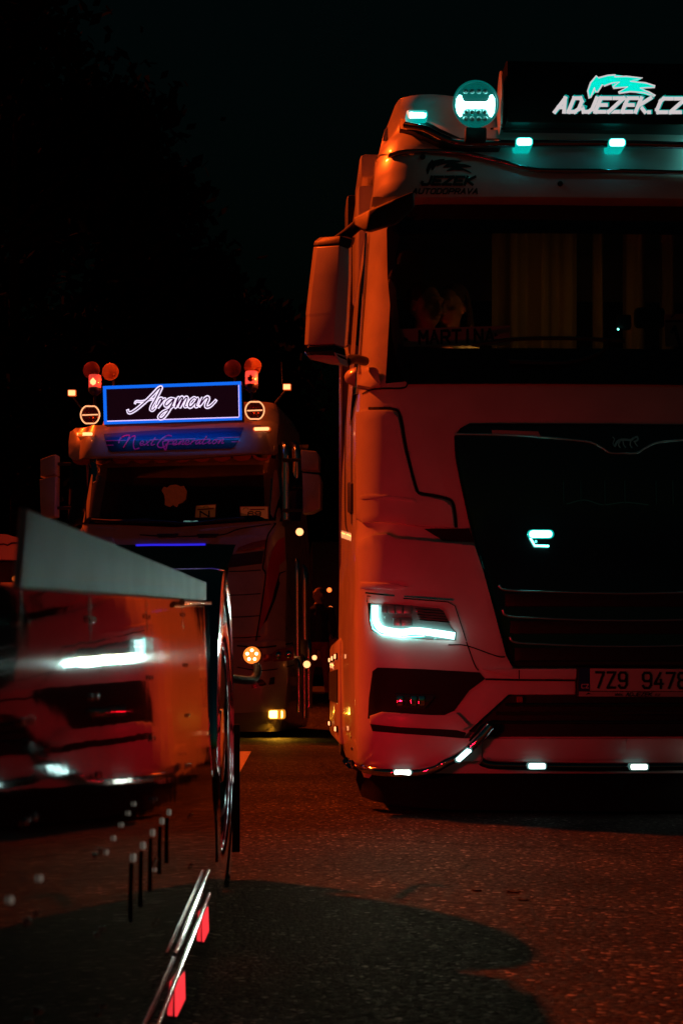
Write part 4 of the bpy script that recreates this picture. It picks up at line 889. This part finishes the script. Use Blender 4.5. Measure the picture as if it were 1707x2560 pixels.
for x, y in ((226, 1037), (637, 1026)):
    c = RF.p(x, y, .02); n_ = QF.n
    L_ = obj('driving_lamp', lathe_bm([(0, -.10), (.07, -.09), (.115, -.02), (.120, .01), (.112, .014), (.108, .0), (0, -.004)], c, n_, 36), mat('lamp bowl', (.10, .02, .01), .3), SC, 40)
    lf = Frame((c.x, c.y), -10); f = Flat(lf, .016); rr = []
    for k in range(41):
        a = 2 * math.pi * k / 40; rr.append((x + 23.5 * math.cos(a), y + max(-21.5, min(21.5, 24.5 * math.sin(a)))))
    f.strip(rr[:-1], 3.4, closed=True); f.done('halo_ring', emit('halo amber', (1, .40, .17), 1.5), L_)
    f = Flat(lf, .017); f.seg((x - 18, y + .6), (x + 18, y - .6), 3.0); f.done('light_bar', MATS['halo amber'], L_)
    for j in range(4):
        for k in range(5):
            if j in (0, 3) and k in (0, 4): continue
            obj('led_cup', lathe_bm([(.016, .008), (.012, .0), (0, -.002)], lf.p(x - 16 + 8 * k, y - 14 + (0, 7.5, 20, 27)[j], .0), n_, 8), mat('led cup', (.6, .10, .04), .2, .8), L_, 50)
    point_light(L_, c + n_ * .12, (1, .15, .02), .06, .03)
for x, y in ((213, 1085), (654, 1072)):
    l_ = lamp(WF, rrect(x - 22, y - 5, x + 22, y + 5, 4, tilt=-.02), 'marker_bar', SC, AMBER_L, .03); point_light(l_, WF.p(x, y, .10), (1, .2, .03), .05, .03)
for x, y in ((180, 982), (717, 967)):
    l_ = lamp(RF, rrect(x - 10, y - 8, x + 10, y + 8, 2), 'corner_lamp', SC, AMBER_L, .02); tube([RF.p(x, y + 6, -.03), RF.p(436 + (x - 436) * .9, y + 40, -.25)], .012, 'lamp_stalk', BLACK, l_, n=0); point_light(l_, RF.p(x, y, .12), (1, .2, .03), .10, .03)
tube([RF.p(706, 958, -.1), RF.p(704, 905, -.1)], .006, 'antenna', BLACK, SC, n=0, seg=6)
# mirrors
for a, b in (([(101, 1148), (128, 1138), (139, 1136), (139, 1186), (101, 1192)], [(99, 1198), (139, 1190), (138, 1290), (102, 1296)]), ([(752, 1124), (790, 1128), (797, 1140), (796, 1176), (752, 1174)], [(755, 1181), (797, 1186), (802, 1200), (801, 1270), (780, 1282), (757, 1284)])):
    for q in (a, b): panel(RF, q, 'mirror', PAINT2, SC, off=-.02, thick=.16, bev=.02, sub=0)
for x0, x1, y in ((136, 178, 1160), (136, 178, 1270), (706, 756, 1150), (706, 760, 1276)): tube([RF.p(x0, y, -.1), RF.p(x1, y, -.2)], .02, 'mirror_arm', BLACK, SC, n=0)
# wipers, bonnet seams, grille
for P_ in ([(300, 1306), (400, 1304), (470, 1309), (560, 1300), (612, 1296)], [(230, 1300), (290, 1303), (375, 1300)]): tube([QF.p(x, y, .06) for x, y in P_], .018, 'wiper', BLACK, SC)
seam(QF, [(350, 1337), (420, 1341), (500, 1340), (560, 1336), (600, 1322), (690, 1308)], 3, 'panel_gap', SC, .006)
for x in (420, 520): panel(QF, [(x - 28, 1335), (x + 26, 1334), (x + 20, 1343), (x - 24, 1344)], 'bonnet_handle', BLACK, SC, off=.03, thick=.03, bev=.006, sub=0)
gr = panel(QF, [(344, 1362), (520, 1360), (600, 1362), (612, 1500), (605, 1590), (436, 1600), (268, 1600), (262, 1500), (275, 1362)], 'grille_panel', BLACKG, SC, off=.006, thick=.02, sub=.15)
f = Flat(QF, .02); f.strip([(340, 1363), (380, 1362), (436, 1362), (480, 1361.5), (514, 1361)], 5); f.done('led_strip', emit('deep blue led', (.03, .02, .9), .8), gr)
front = [(600, 1340), (668, 1338), (662, 1400), (657, 1421), (663, 1436), (640, 1600), (575, 1606), (540, 1604), (560, 1500), (572, 1420), (585, 1372)]
panel(QF, front, 'front_panel', PAINT2, SC, off=.03, thick=.03, bev=.008, sub=.1, mir=True)
for y in (1427, 1486, 1541, 1593):
    seam(QF, [(572, y + 2), (610, y + 1), (652, y - 2)], 2.6, 'panel_gap', SC, .034, n=0)
hlm = panel(QF, kk([(960, 878), (1000, 820), (1150, 765), (1312, 730), (1300, 830), (1150, 855)]), 'upper_lamp', mat('ruby lamp', (.40, .03, .04), .12, .3, coat=1), SC, off=.045, thick=.03, bev=.006, sub=0, mir=True)[0]
panel(QF, kk([(925, 905), (1290, 858), (1268, 1010), (860, 1060)]), 'mesh_panel', mat('wire mesh', (.05, .045, .045), .5, .4, bump=1.0, bscale=140), SC, off=.042, thick=.02, bev=.004, sub=0, mir=True)
seam(QF, [(690, 1308), (678, 1325), (668, 1345), (660, 1400), (657, 1421), (664, 1438), (655, 1510), (640, 1602)], 3.5, 'panel_gap', SC, .036, mir=True)
# fender with magenta sweep
panel(QF, [(694, 1312), (712, 1318), (716, 1420), (712, 1600), (646, 1604), (662, 1500), (668, 1430), (664, 1400), (676, 1345)], 'fender', PAINT2, SC, off=.024, thick=.02, bev=.006, sub=.1, mir=True)
sw_ = [(712, 1342), (696, 1350), (680, 1379), (668, 1426), (657, 1496), (646, 1581), (658, 1561), (680, 1502), (694, 1446), (704, 1418), (714, 1400)]
panel(QF, sw_, 'sweep_film', mat('crimson film', (.50, .015, .10), .4, coat=.3), SC, off=.030, thick=.003, sub=.1)
panel(QF, [(714, 1400), (704, 1418), (694, 1446), (680, 1502), (658, 1561), (668, 1550), (688, 1500), (704, 1448), (715, 1428)], 'sweep_film', INK, SC, off=.030, thick=.003, sub=.1)
# bumper
bp2 = [(176, 1606), (436, 1614), (640, 1606), (700, 1598), (716, 1604), (718, 1700), (712, 1770), (690, 1778), (436, 1790), (180, 1784), (166, 1700)]
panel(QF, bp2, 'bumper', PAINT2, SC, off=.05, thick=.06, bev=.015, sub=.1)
panel(QF, [(186, 1778), (436, 1792), (706, 1772), (700, 1812), (660, 1826), (436, 1834), (200, 1828)], 'skirt', mat('grey valance', (.20, .18, .17), .5), SC, off=.02, thick=.06, bev=.01, sub=.1)
hb = panel(QF, k5([(645, 1180), (690, 1150), (780, 1140), (825, 1125), (835, 1240), (770, 1255), (655, 1262)]), 'headlight', MATS['ruby lamp'], SC, off=.07, thick=.04, bev=.01, sub=0, mir=True)[0]
for x, y in k5([(690, 1205), (735, 1200), (785, 1195)]): obj('bulb', lathe_bm([(0, .02), (.03, .012), (.045, 0)], QF.p(x, y, .07), QF.n, 16), CHROME, hb, 50)
panel(QF, k5([(565, 1200), (640, 1190), (640, 1255), (570, 1265)]), 'side_lamp', MATS['ruby lamp'], SC, off=.07, thick=.03, bev=.008, sub=0, mir=True)
seam(QF, k5([(330, 1310), (520, 1340), (700, 1325), (840, 1290)]), 3, 'panel_gap', SC, .053); seam(QF, k5([(330, 1120), (560, 1135), (830, 1095)]), 4, 'panel_gap', SC, .053)
fgl = panel(QF, k5([(490, 1425), (665, 1398), (658, 1462), (530, 1482)]), 'fog_lamp', mat('dark lamp', (.05, .02, .02), .1, .5), SC, off=.065, thick=.03, bev=.008, sub=0, mir=True)[0]
panel(QF, k5([(465, 1440), (520, 1484), (458, 1500)]), 'reflector', DARKRED, SC, off=.06, thick=.02, bev=.004, sub=0)
seam(QF, k5([(320, 1480), (380, 1450), (440, 1425)]), 2, 'trim_line', SC, .054, CHROME, n=0)
l_ = lamp(QF, rrect(670, 1774, 710, 1798, 6), 'low_lamp', SC, YELLOW_L, .09); area_light(l_, QF.p(690, 1792, .14), QF.n * .45 + Vector((0, 0, -1)), (1, .42, .02), 9, .16, .05, 150)
uvl = QF.uv(690, 1786, .09); panel(QF, None, 'low_lamp', YELLOW_L, SC, off=.09, thick=.1, bev=.004, sub=0, uv=[(-uvl[0] - .08, uvl[1] - .04), (-uvl[0] + .08, uvl[1] - .04), (-uvl[0] + .08, uvl[1] + .04), (-uvl[0] - .08, uvl[1] + .04)])
# chrome side pipes and round lamps on its flank
for (x, y0, y1, Y, r) in ((716, 1112, 1300, 16.5, .045), (742, 1112, 1300, 16.9, .05), (744, 1400, 1640, 16.7, .035), (762, 1420, 1600, 17.2, .05), (748, 1650, 1780, 16.8, .03), (772, 1600, 1770, 17.6, .045), (762, 1640, 1795, 17.4, .03)):
    tube([at(x, y1, Y), at(x - 1, (y0 + y1) / 2, Y), at(x - 2, y0 + 14, Y), at(x - 8, y0, Y + .1)], r, 'chrome_pipe', mat('dull chrome', (.75, .75, .77), .22, 1.0), SC, n=4, seg=12)
for x, y, Y, r in ((749, 1330, 16.4, .042), (767, 1661, 16.6, .04), (786, 1644, 18.0, .03)):
    c = at(x, y, Y); q_ = obj('flank_lamp', lathe_bm([(0, -.03), (r, -.02), (r * 1.15, 0), (r * 1.05, .01), (r, .004)], c, (0, -1, 0), 20), CHROME, SC, 40)
    obj('lens', lathe_bm([(r, .006), (r * .7, .014), (0, .018)], c, (0, -1, 0), 20), AMBER_L, q_, 60); point_light(q_, c + Vector((0, -.1, 0)), (1, .22, .03), .12, .03)
block('side_skirt', o0.x + 1.05, o0.x + 1.3, 17.6, 19.5, .3, 1.1, mat('maroon skirt', (.12, .01, .03), .3, coat=.5), .03, SC)
for x_ in (-1.0, 1.0):
    p_ = QF.w(x_, .51, -1.5); wheel(SC, p_, QF.e * (1 if x_ > 0 else -1))
block('interior_wall', o0.x - 1.0, o0.x + 1.2, 18.6, 18.65, 1.5, 3.2, INT, 0, SC)
block('dashboard', o0.x - 1.0, o0.x + 1.0, 17.1, 17.4, 2.0, 2.52, INT, .04, SC)
bm = bmesh.new()
for x0 in (250,):
    for k in range(12):
        pass
bm.free()
for x0, x1 in ((216, 236), (668, 682)):
    panel(QF, [(x0, 1156), (x1, 1156), (x1 + 2, 1294), (x0 + 2, 1294)], 'window_curtain', mat('red curtain', (.25, .06, .05), .9, bump=.4, bscale=60), SC, off=-.16, thick=.02, bev=.006, sub=.1)
# cards and emblem behind its windscreen
CF = Frame((o0.x, o0.y + .16), -10)
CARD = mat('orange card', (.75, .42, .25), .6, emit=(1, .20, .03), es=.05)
def card(px, name, label): 
    o = panel(CF, px, name, mat('card edge', (.42, .10, .05), .6), None, off=0, thick=.006, sub=0); cx = sum(p[0] for p in px) / 4; cy_ = sum(p[1] for p in px) / 4
    panel(CF, [(cx + (x - cx) * .93, cy_ + (y - cy_) * .90) for x, y in px], 'card_face', CARD, o, off=.003, thick=.003, sub=0); return tag(o, label, 'card')
o = card(kk([(505, 340), (742, 324), (735, 480), (492, 485)]), 'number_card', 'orange card marked N behind the windscreen of the beacon truck')
f = Flat(CF, .006); f.text('N', 501, 1292.5, 14, 22, 0, 3.6, 0, -.02); f.done('card_print', INK, o); f = Flat(CF, .006); f.strip(kk([(525, 388), (620, 383), (715, 372)]), 3.4); f.done('card_band', DARKRED, o); f = Flat(CF, .0065); f.strip(curve_px(kk([(590, 366), (610, 350), (640, 348), (658, 362)])), 1.2); f.done('card_mark', INK, o)
o = card(kk([(1012, 350), (1345, 347), (1348, 500), (1015, 498)]), 'number_card', 'orange card numbered 69 behind the windscreen of the beacon truck')
f = Flat(CF, .006); f.text('69', 620.5, 1290, 10.5, 13, 5, 2.8, 0, -.01); f.done('card_print', INK, o); f = Flat(CF, .006); f.strip(kk([(1130, 388), (1300, 385)]), 3.4, ); f.done('card_band', DARKRED, o); f = Flat(CF, .0065); f.strip(curve_px(kk([(1050, 392), (1065, 372), (1100, 370), (1115, 392)])), 1.2); f.done('card_mark', INK, o)
em = [(404, 1226), (410, 1216), (418, 1219), (425, 1213), (440, 1211), (452, 1216), (459, 1214), (467, 1228), (460, 1236), (464, 1248), (456, 1256), (446, 1260), (442, 1268), (432, 1262), (424, 1267), (412, 1262), (414, 1250), (410, 1236)]
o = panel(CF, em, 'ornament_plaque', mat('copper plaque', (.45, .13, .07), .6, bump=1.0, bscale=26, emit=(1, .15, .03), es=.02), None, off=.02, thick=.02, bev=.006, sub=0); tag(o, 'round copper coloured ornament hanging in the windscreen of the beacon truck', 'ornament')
o = panel(CF, [(452, 1299), (498, 1297), (498, 1312), (452, 1313)], 'reflected_strip', GAP, None, off=.10, thick=.01, sub=0); tag(o, 'windscreen reflection built as pale backward letters below the orange card marked N', 'reflection')
f = Flat(CF, .103); f.text('SPA HOTEL', 457, 1309.5, 7, 3.4, 1.1, 1.1, 0, -.01, mirror=True); f.done('reflected_lettering', emit('reflected letters', (.35, .8, .7), .35), o)  # mirrored reflection of a lit sign in the glass, built as glowing letters

# ------------------------------------------------------------------ vehicles further off
BT = thing('parked_van', (-2.6, 9.6, 0), 'dim white van nose with one amber lamp at the left edge', 'van')
BF = Frame((-2.6, 9.0), 0, lambda u, z: .12 * (u / .93) ** 2)
hu = [BF.uv(x, y, 0) for x, y in [(62, 1376), (58, 1360), (44, 1344), (20, 1337), (-30, 1334), (-60, 1334)]]
panel(BF, None, 'bonnet', mat('red tinted white', (.60, .50, .46), .4, coat=.4), BT, off=.02, thick=.5, bev=.02, sub=.2, uv=hu + [(-.9, 1.58), (-.93, 1.40), (hu[0][0], 1.40)])
panel(BF, None, 'front_body', BLACK, BT, off=0, thick=1.5, bev=.03, sub=.3, uv=[(-.93, .25), (.92, .25), (.92, 1.39), (-.93, 1.39)])
f = Flat(BF, .025); f.strip([(-20, 1364), (10, 1360), (20, 1363), (30, 1358), (48, 1357)], 4); f.done('bonnet_emblem', INK, BT)
o = lamp(BF, circle_px(38, 1447, 9, 16), 'front_lamp', BT, emit('dim amber', (1, .16, .02), .6), .03); panel(BF, rrect(2, 1456, 46, 1476, 3), 'side_lamp', mat('amber lens', (.5, .09, .02), .3, emit=(1, .1, .02), es=.12), BT, off=.02, thick=.03, bev=.004, sub=0)
DV = thing('box_truck', (1.3, 27.5, gz(0, 27.5)), 'dark truck with small amber lamps far off in the gap between the two white trucks', 'truck')
DF = Frame((.9, 26.5), 0)
panel(DF, None, 'cargo_box', mat('dark truck body', (.03, .012, .012), .5), DV, off=0, thick=5, bev=.04, sub=0, uv=[(-.45, .8), (1.9, .8), (1.9, 3.3), (-.45, 3.3)])
panel(DF, None, 'rear_bumper', DARKRED, DV, off=.03, thick=.1, bev=.02, sub=0, uv=[(-.4, .95), (1.85, .95), (1.85, 1.5), (-.4, 1.5)])
for p_ in ((.0, 27.3, .5 + .42), (2.6, 27.3, .5 + .42)): wheel(DV, p_, (-1 if p_[0] < 1 else 1, 0, 0), .5, .3, False)
for x, y in ((792, 1490), (826, 1521), (823, 1475)):
    c = DF.p(x, y, .02); q_ = obj('marker_lamp', lathe_bm([(0, -.02), (.05, -.02), (.055, 0)], c, (0, -1, 0), 14), BLACK, DV, 40); obj('lens', lathe_bm([(.045, .0), (.03, .02), (0, .025)], c, (0, -1, 0), 14), AMBER_S if y != 1490 else AMBER_L, q_, 60)

# ------------------------------------------------------------------ people
def sph(bm, c, s, rot=None, seg=14):
    r = bmesh.ops.create_uvsphere(bm, u_segments=seg, v_segments=seg - 4, radius=1); vv = r['verts']; bmesh.ops.scale(bm, vec=s, verts=vv)
    if rot: bmesh.ops.rotate(bm, verts=vv, cent=(0, 0, 0), matrix=rot)
    bmesh.ops.translate(bm, verts=vv, vec=c)
def limb(bm, pts, rs):
    P = [Vector(p) for p in pts]; N = len(P) - 1; rows = []
    tube_bm(catmull(P, 5), 0, 10, bm, True, lambda t: rs[min(int(t * N), N - 1)] * (1 - (t * N - min(int(t * N), N - 1))) + rs[min(int(t * N), N - 1) + 1] * (t * N - min(int(t * N), N - 1)))
    for p, r in ((P[0], rs[0]), (P[-1], rs[-1])): sph(bm, p, (r * .97,) * 3, None, 10)
def head(bm, c, yaw, tilt=0., k=1.0):
    R = Matrix.Rotation(yaw, 4, 'Z') @ Matrix.Rotation(tilt, 4, 'X'); C_ = Vector(c)     # faces -Y before turning
    def e(p, s): sph(bm, C_ + R @ (Vector(p) * k), Vector(s) * k, R, 16)
    e((0, .012, .03), (.076, .094, .088)); e((0, -.028, -.03), (.060, .066, .078)); e((0, -.060, -.082), (.026, .024, .020))
    e((0, -.084, .040), (.048, .016, .014)); e((-.04, -.066, -.012), (.022, .02, .02)); e((.04, -.066, -.012), (.022, .02, .02))
    limb(bm, [C_ + R @ (Vector((0, -.086, .032)) * k), C_ + R @ (Vector((0, -.104, -.006)) * k), C_ + R @ (Vector((0, -.106, -.020)) * k)], [.009 * k, .012 * k, .015 * k])
    e((0, -.088, -.047), (.024, .013, .0075)); e((0, -.086, -.059), (.021, .013, .008)); e((-.028, -.078, .022), (.013, .012, .010)); e((.028, -.078, .022), (.013, .012, .010))
    e((-.076, .012, 0), (.010, .020, .032)); e((.076, .012, 0), (.010, .020, .032))
    return R
def hand(bm, w, d, side):
    w = Vector(w); d = Vector(d).normalized(); s_ = Vector(side).normalized()
    limb(bm, [w, w + d * .05, w + d * .085], [.026, .032, .030])
    for k in range(4):
        b0 = w + d * .085 + s_ * (k - 1.5) * .018; L_ = (.065, .075, .07, .055)[k]; limb(bm, [b0, b0 + d * L_ * .55 + Vector((0, -.01, 0)), b0 + d * L_ + Vector((0, -.025, 0))], [.010, .009, .008])
    limb(bm, [w + d * .03 + s_ * -.03, w + d * .06 + s_ * -.052, w + d * .085 + s_ * -.055], [.012, .011, .009])
def body_mesh(bm, vox):
    me = bpy.data.meshes.new('tmp'); bm.to_mesh(me); bm.free(); o = bpy.data.objects.new('tmp', me); COL.objects.link(o)
    r = o.modifiers.new('r', 'REMESH'); r.mode = 'VOXEL'; r.voxel_size = vox; s_ = o.modifiers.new('s', 'SMOOTH'); s_.iterations = 3; s_.factor = .5
    dg = bpy.context.evaluated_depsgraph_get(); me2 = bpy.data.meshes.new_from_object(o.evaluated_get(dg)); bpy.data.objects.remove(o); b = bmesh.new(); b.from_mesh(me2); bpy.data.meshes.remove(me2); return b
SKIN = mat('skin', (.52, .32, .22), .5); HAIRB = mat('brown hair', (.10, .055, .03), .5, bump=.8, bscale=120); DARKC = mat('dark jacket', (.012, .012, .014), .8, bump=.4, bscale=50); TROU = mat('red lit trousers', (.30, .03, .03), .8, bump=.3, bscale=40)  # trousers: the red light on them is put into their colour
def cloth(o, rules):
    for r in rules: o.data.materials.append(r[1])
    for pl_ in o.data.polygons:
        c = o.matrix_basis @ pl_.center
        for k, r in enumerate(rules):
            if r[0](c): pl_.material_index = k + 1
# the walker between the trucks
px0 = at(796, 1727, 22.8); gx, gy = px0.x, 22.8; g0 = gz(gx, gy)
bm = bmesh.new(); B = Vector((gx, gy, g0))
def V(x, y, z): return B + Vector((x, y, z))
for s in (-1, 1):
    limb(bm, [V(s * .09, 0, .92), V(s * .12, -.02 * s, .50), V(s * .15, .03 * s, .09)], [.095, .065, .045]); limb(bm, [V(s * .15, .06 + .03 * s, .045), V(s * .16, -.08 + .03 * s, .035), V(s * .165, -.15 + .03 * s, .03)], [.045, .045, .032])
    limb(bm, [V(s * .19, 0, 1.42), V(s * .25, .02, 1.15), V(s * .22, -.14, .98)], [.062, .050, .034]); hand(bm, V(s * .21, -.16, .965), (-.2 * s, -.8, .2), (0, .2, 1))
limb(bm, [V(0, 0, .92), V(0, 0, 1.12), V(0, .01, 1.32), V(0, .01, 1.46)], [.15, .145, .165, .10]); sph(bm, V(0, 0, 1.40), (.20, .10, .09)); limb(bm, [V(0, .01, 1.45), V(0, 0, 1.58)], [.055, .052]); sph(bm, V(0, 0, 1.02), (.175, .12, .16))
head(bm, V(0, 0, 1.66), rad(-50), 0)
pr = obj('person', body_mesh(bm, .012), SKIN, None, 60, B); tag(pr, 'person in dark jacket and red-lit trousers standing in the gap between the trucks', 'person')
cloth(pr, [(lambda c: c.z < B.z + .93, TROU), (lambda c: B.z + .90 <= c.z < B.z + 1.52 and (c - B).y > -.17, DARKC), (lambda c: c.z < B.z + .10, BLACK)])
bm = bmesh.new(); sph(bm, V(.02, .03, 1.70), (.088, .098, .085)); hr = obj('hair', bm, HAIRB, pr, 60)
# two people in the near cab: bodies seated behind the dashboard
def sitter(px, py, Y, yaw, tilt, label, hair_long, shirt):
    C_ = at(px, py, Y); B = Vector((C_.x, C_.y + .02, C_.z - .68)); bm = bmesh.new()
    R = head(bm, C_, yaw, tilt)
    limb(bm, [C_ + Vector((0, .03, -.06)), C_ + Vector((0, .045, -.17))], [.052, .058])
    limb(bm, [C_ + Vector((0, .05, -.20)), C_ + Vector((0, .06, -.42)), C_ + Vector((0, .06, -.66))], [.12, .15, .15]); sph(bm, C_ + Vector((0, .05, -.24)), (.20, .10, .075))
    for s in (-1, 1):
        limb(bm, [C_ + Vector((s * .19, .05, -.25)), C_ + Vector((s * .24, .02, -.48)), C_ + Vector((s * .14, -.20, -.56))], [.055, .045, .03]); hand(bm, C_ + Vector((s * .13, -.22, -.565)), (-.4 * s, -.8, 0), (s, -.4, 0)); limb(bm, [C_ + Vector((s * .09, .05, -.66)), C_ + Vector((s * .10, -.34, -.66))], [.085, .065])
    o = obj('person', body_mesh(bm, .0075), SKIN, None, 70, B); tag(o, label, 'person')
    cloth(o, [(lambda c: c.z < C_.z - .15, shirt)])
    bm = bmesh.new(); rnd = random.Random(3)
    sph(bm, C_ + R @ Vector((0, .030, .045)), (.086, .096, .086), R, 18)
    for k in range(110 if hair_long else 60):
        a = rad(rnd.uniform(25, 155)) if k % 2 else rad(rnd.uniform(-10, 190)); rr = .080 + rnd.uniform(-.004, .012); L_ = rnd.uniform(.18, .27) if hair_long else rnd.uniform(.05, .09)
        p0 = Vector((math.cos(a) * rr * .5, .03 + math.sin(a) * rr * .6, .115)); p1 = Vector((math.cos(a) * rr, .015 + math.sin(a) * rr, .03)); p2 = Vector((math.cos(a) * (rr + .008), .02 + math.sin(a) * (rr + .004), .10 - L_))
        tube_bm(catmull([C_ + R @ p0, C_ + R @ p1, C_ + R @ p2], 3), .007, 5, bm)
    obj('hair', bm, HAIRB, o, 60); return o
sitter(1128, 772, 7.28, rad(-32), rad(12), 'person with long brown hair, face lit, behind the windscreen of the near truck', True, DARKC)
sitter(1062, 770, 7.12, rad(38), rad(8), 'person in shadow with short hair beside the long haired one in the near cab', False, mat('maroon shirt', (.10, .02, .025), .8))

# ------------------------------------------------------------------ litter on the asphalt
for k, (x, y, w_, lb) in enumerate(((1190, 2228, .030, 'small dark scrap on the asphalt, left one of three near the road middle'), (1285, 2231, .045, 'long dark scrap on the asphalt, middle one of three near the road middle'), (1308, 2252, .028, 'small dark scrap on the asphalt, nearest of three near the road middle'))):
    p = ground_px(x, y); bm = bmesh.new(); n_ = 9; rr = random.Random(k)
    top = [bm.verts.new((p.x + w_ * .5 * math.cos(6.283 * i / n_) * rr.uniform(.7, 1.1), p.y + w_ * .35 * math.sin(6.283 * i / n_) * rr.uniform(.7, 1.1), .003 + rr.uniform(0, .004))) for i in range(n_)]; cv_ = bm.verts.new((p.x, p.y, .006)); bot = [bm.verts.new((v_.co.x, v_.co.y, .001)) for v_ in top]
    for i in range(n_): bm.faces.new((top[i], top[(i + 1) % n_], cv_)); bm.faces.new((top[i], bot[i], bot[(i + 1) % n_], top[(i + 1) % n_]))
    tag(obj('dry_leaf', bm, mat('dead leaf', (.02, .012, .006), .9), None, 0, (p.x, p.y, 0)), lb, 'scrap', 'scraps on the asphalt')
# ------------------------------------------------------------------ trees at the back left
LEAF = mat('night leaves', (.010, .014, .006), .9, spec=0); BARK = mat('bark', (.02, .016, .012), .9, spec=0, bump=.8, bscale=20)
def tree(loc, h, cr, n, seed, label):
    rnd = random.Random(seed); t = thing('tree', loc, label, 'tree', 'trees behind the lorry park'); b0 = Vector(loc)
    bm = tube_bm(catmull([b0, b0 + Vector((.1, 0, h * .3)), b0 + Vector((-.05, .1, h * .62)), b0 + Vector((0, 0, h * .85))], 4), .2, 9, rad_f=lambda q: .26 * (1 - q) + .03); cl_ = []
    for k in range(13):
        a = rnd.uniform(0, 6.28); z0 = h * rnd.uniform(.25, .7); L_ = cr * rnd.uniform(.5, 1); e_ = b0 + Vector((math.cos(a) * L_, math.sin(a) * L_, z0 + L_ * rnd.uniform(.3, .8))); tube_bm(catmull([b0 + Vector((0, 0, z0)), (b0 + Vector((0, 0, z0)) + e_) / 2 + Vector((0, 0, .2)), e_], 3), .06, 6, bm, rad_f=lambda q: .07 * (1 - q) + .015); cl_.append((e_, rnd.uniform(.7, 1.3)))
    for k in range(16): cl_.append((b0 + Vector((rnd.gauss(0, cr * .4), rnd.gauss(0, cr * .4), h * rnd.uniform(.35, 1.0))), rnd.uniform(.8, 1.5)))
    obj('trunk', bm, BARK, t, 50); bm = bmesh.new()
    for k in range(n):
        c, r = rnd.choice(cl_); p = c + Vector((rnd.gauss(0, r * .5), rnd.gauss(0, r * .5), rnd.gauss(0, r * .42))); s_ = rnd.uniform(.12, .24); q = Vector((rnd.gauss(0, 1), rnd.gauss(0, 1), rnd.gauss(0, 1))).normalized(); x = q.orthogonal().normalized() * s_; y = q.cross(x)
        bm.faces.new([bm.verts.new(p - x), bm.verts.new(p + y * .55), bm.verts.new(p + x), bm.verts.new(p - y * .55)])
    obj('crown', bm, LEAF, t, 0)
for (px, Y, h, cr, lb) in ((40, 30, 14.5, 3.4, 'tall dark tree at the far left edge behind the parked van'), (250, 36, 15, 3.6, 'tallest dark tree rising above the left beacon of the far truck'), (455, 40, 12.5, 3.2, 'dark tree behind the middle of the blue framed roof sign'), (575, 44, 11.5, 2.6, 'dark tree behind the right horn pair of the far truck')):
    p = at(px, 1715, Y); tree((p.x, p.y, gz(p.x, Y)), h, cr, 12000, px, lb)
#END
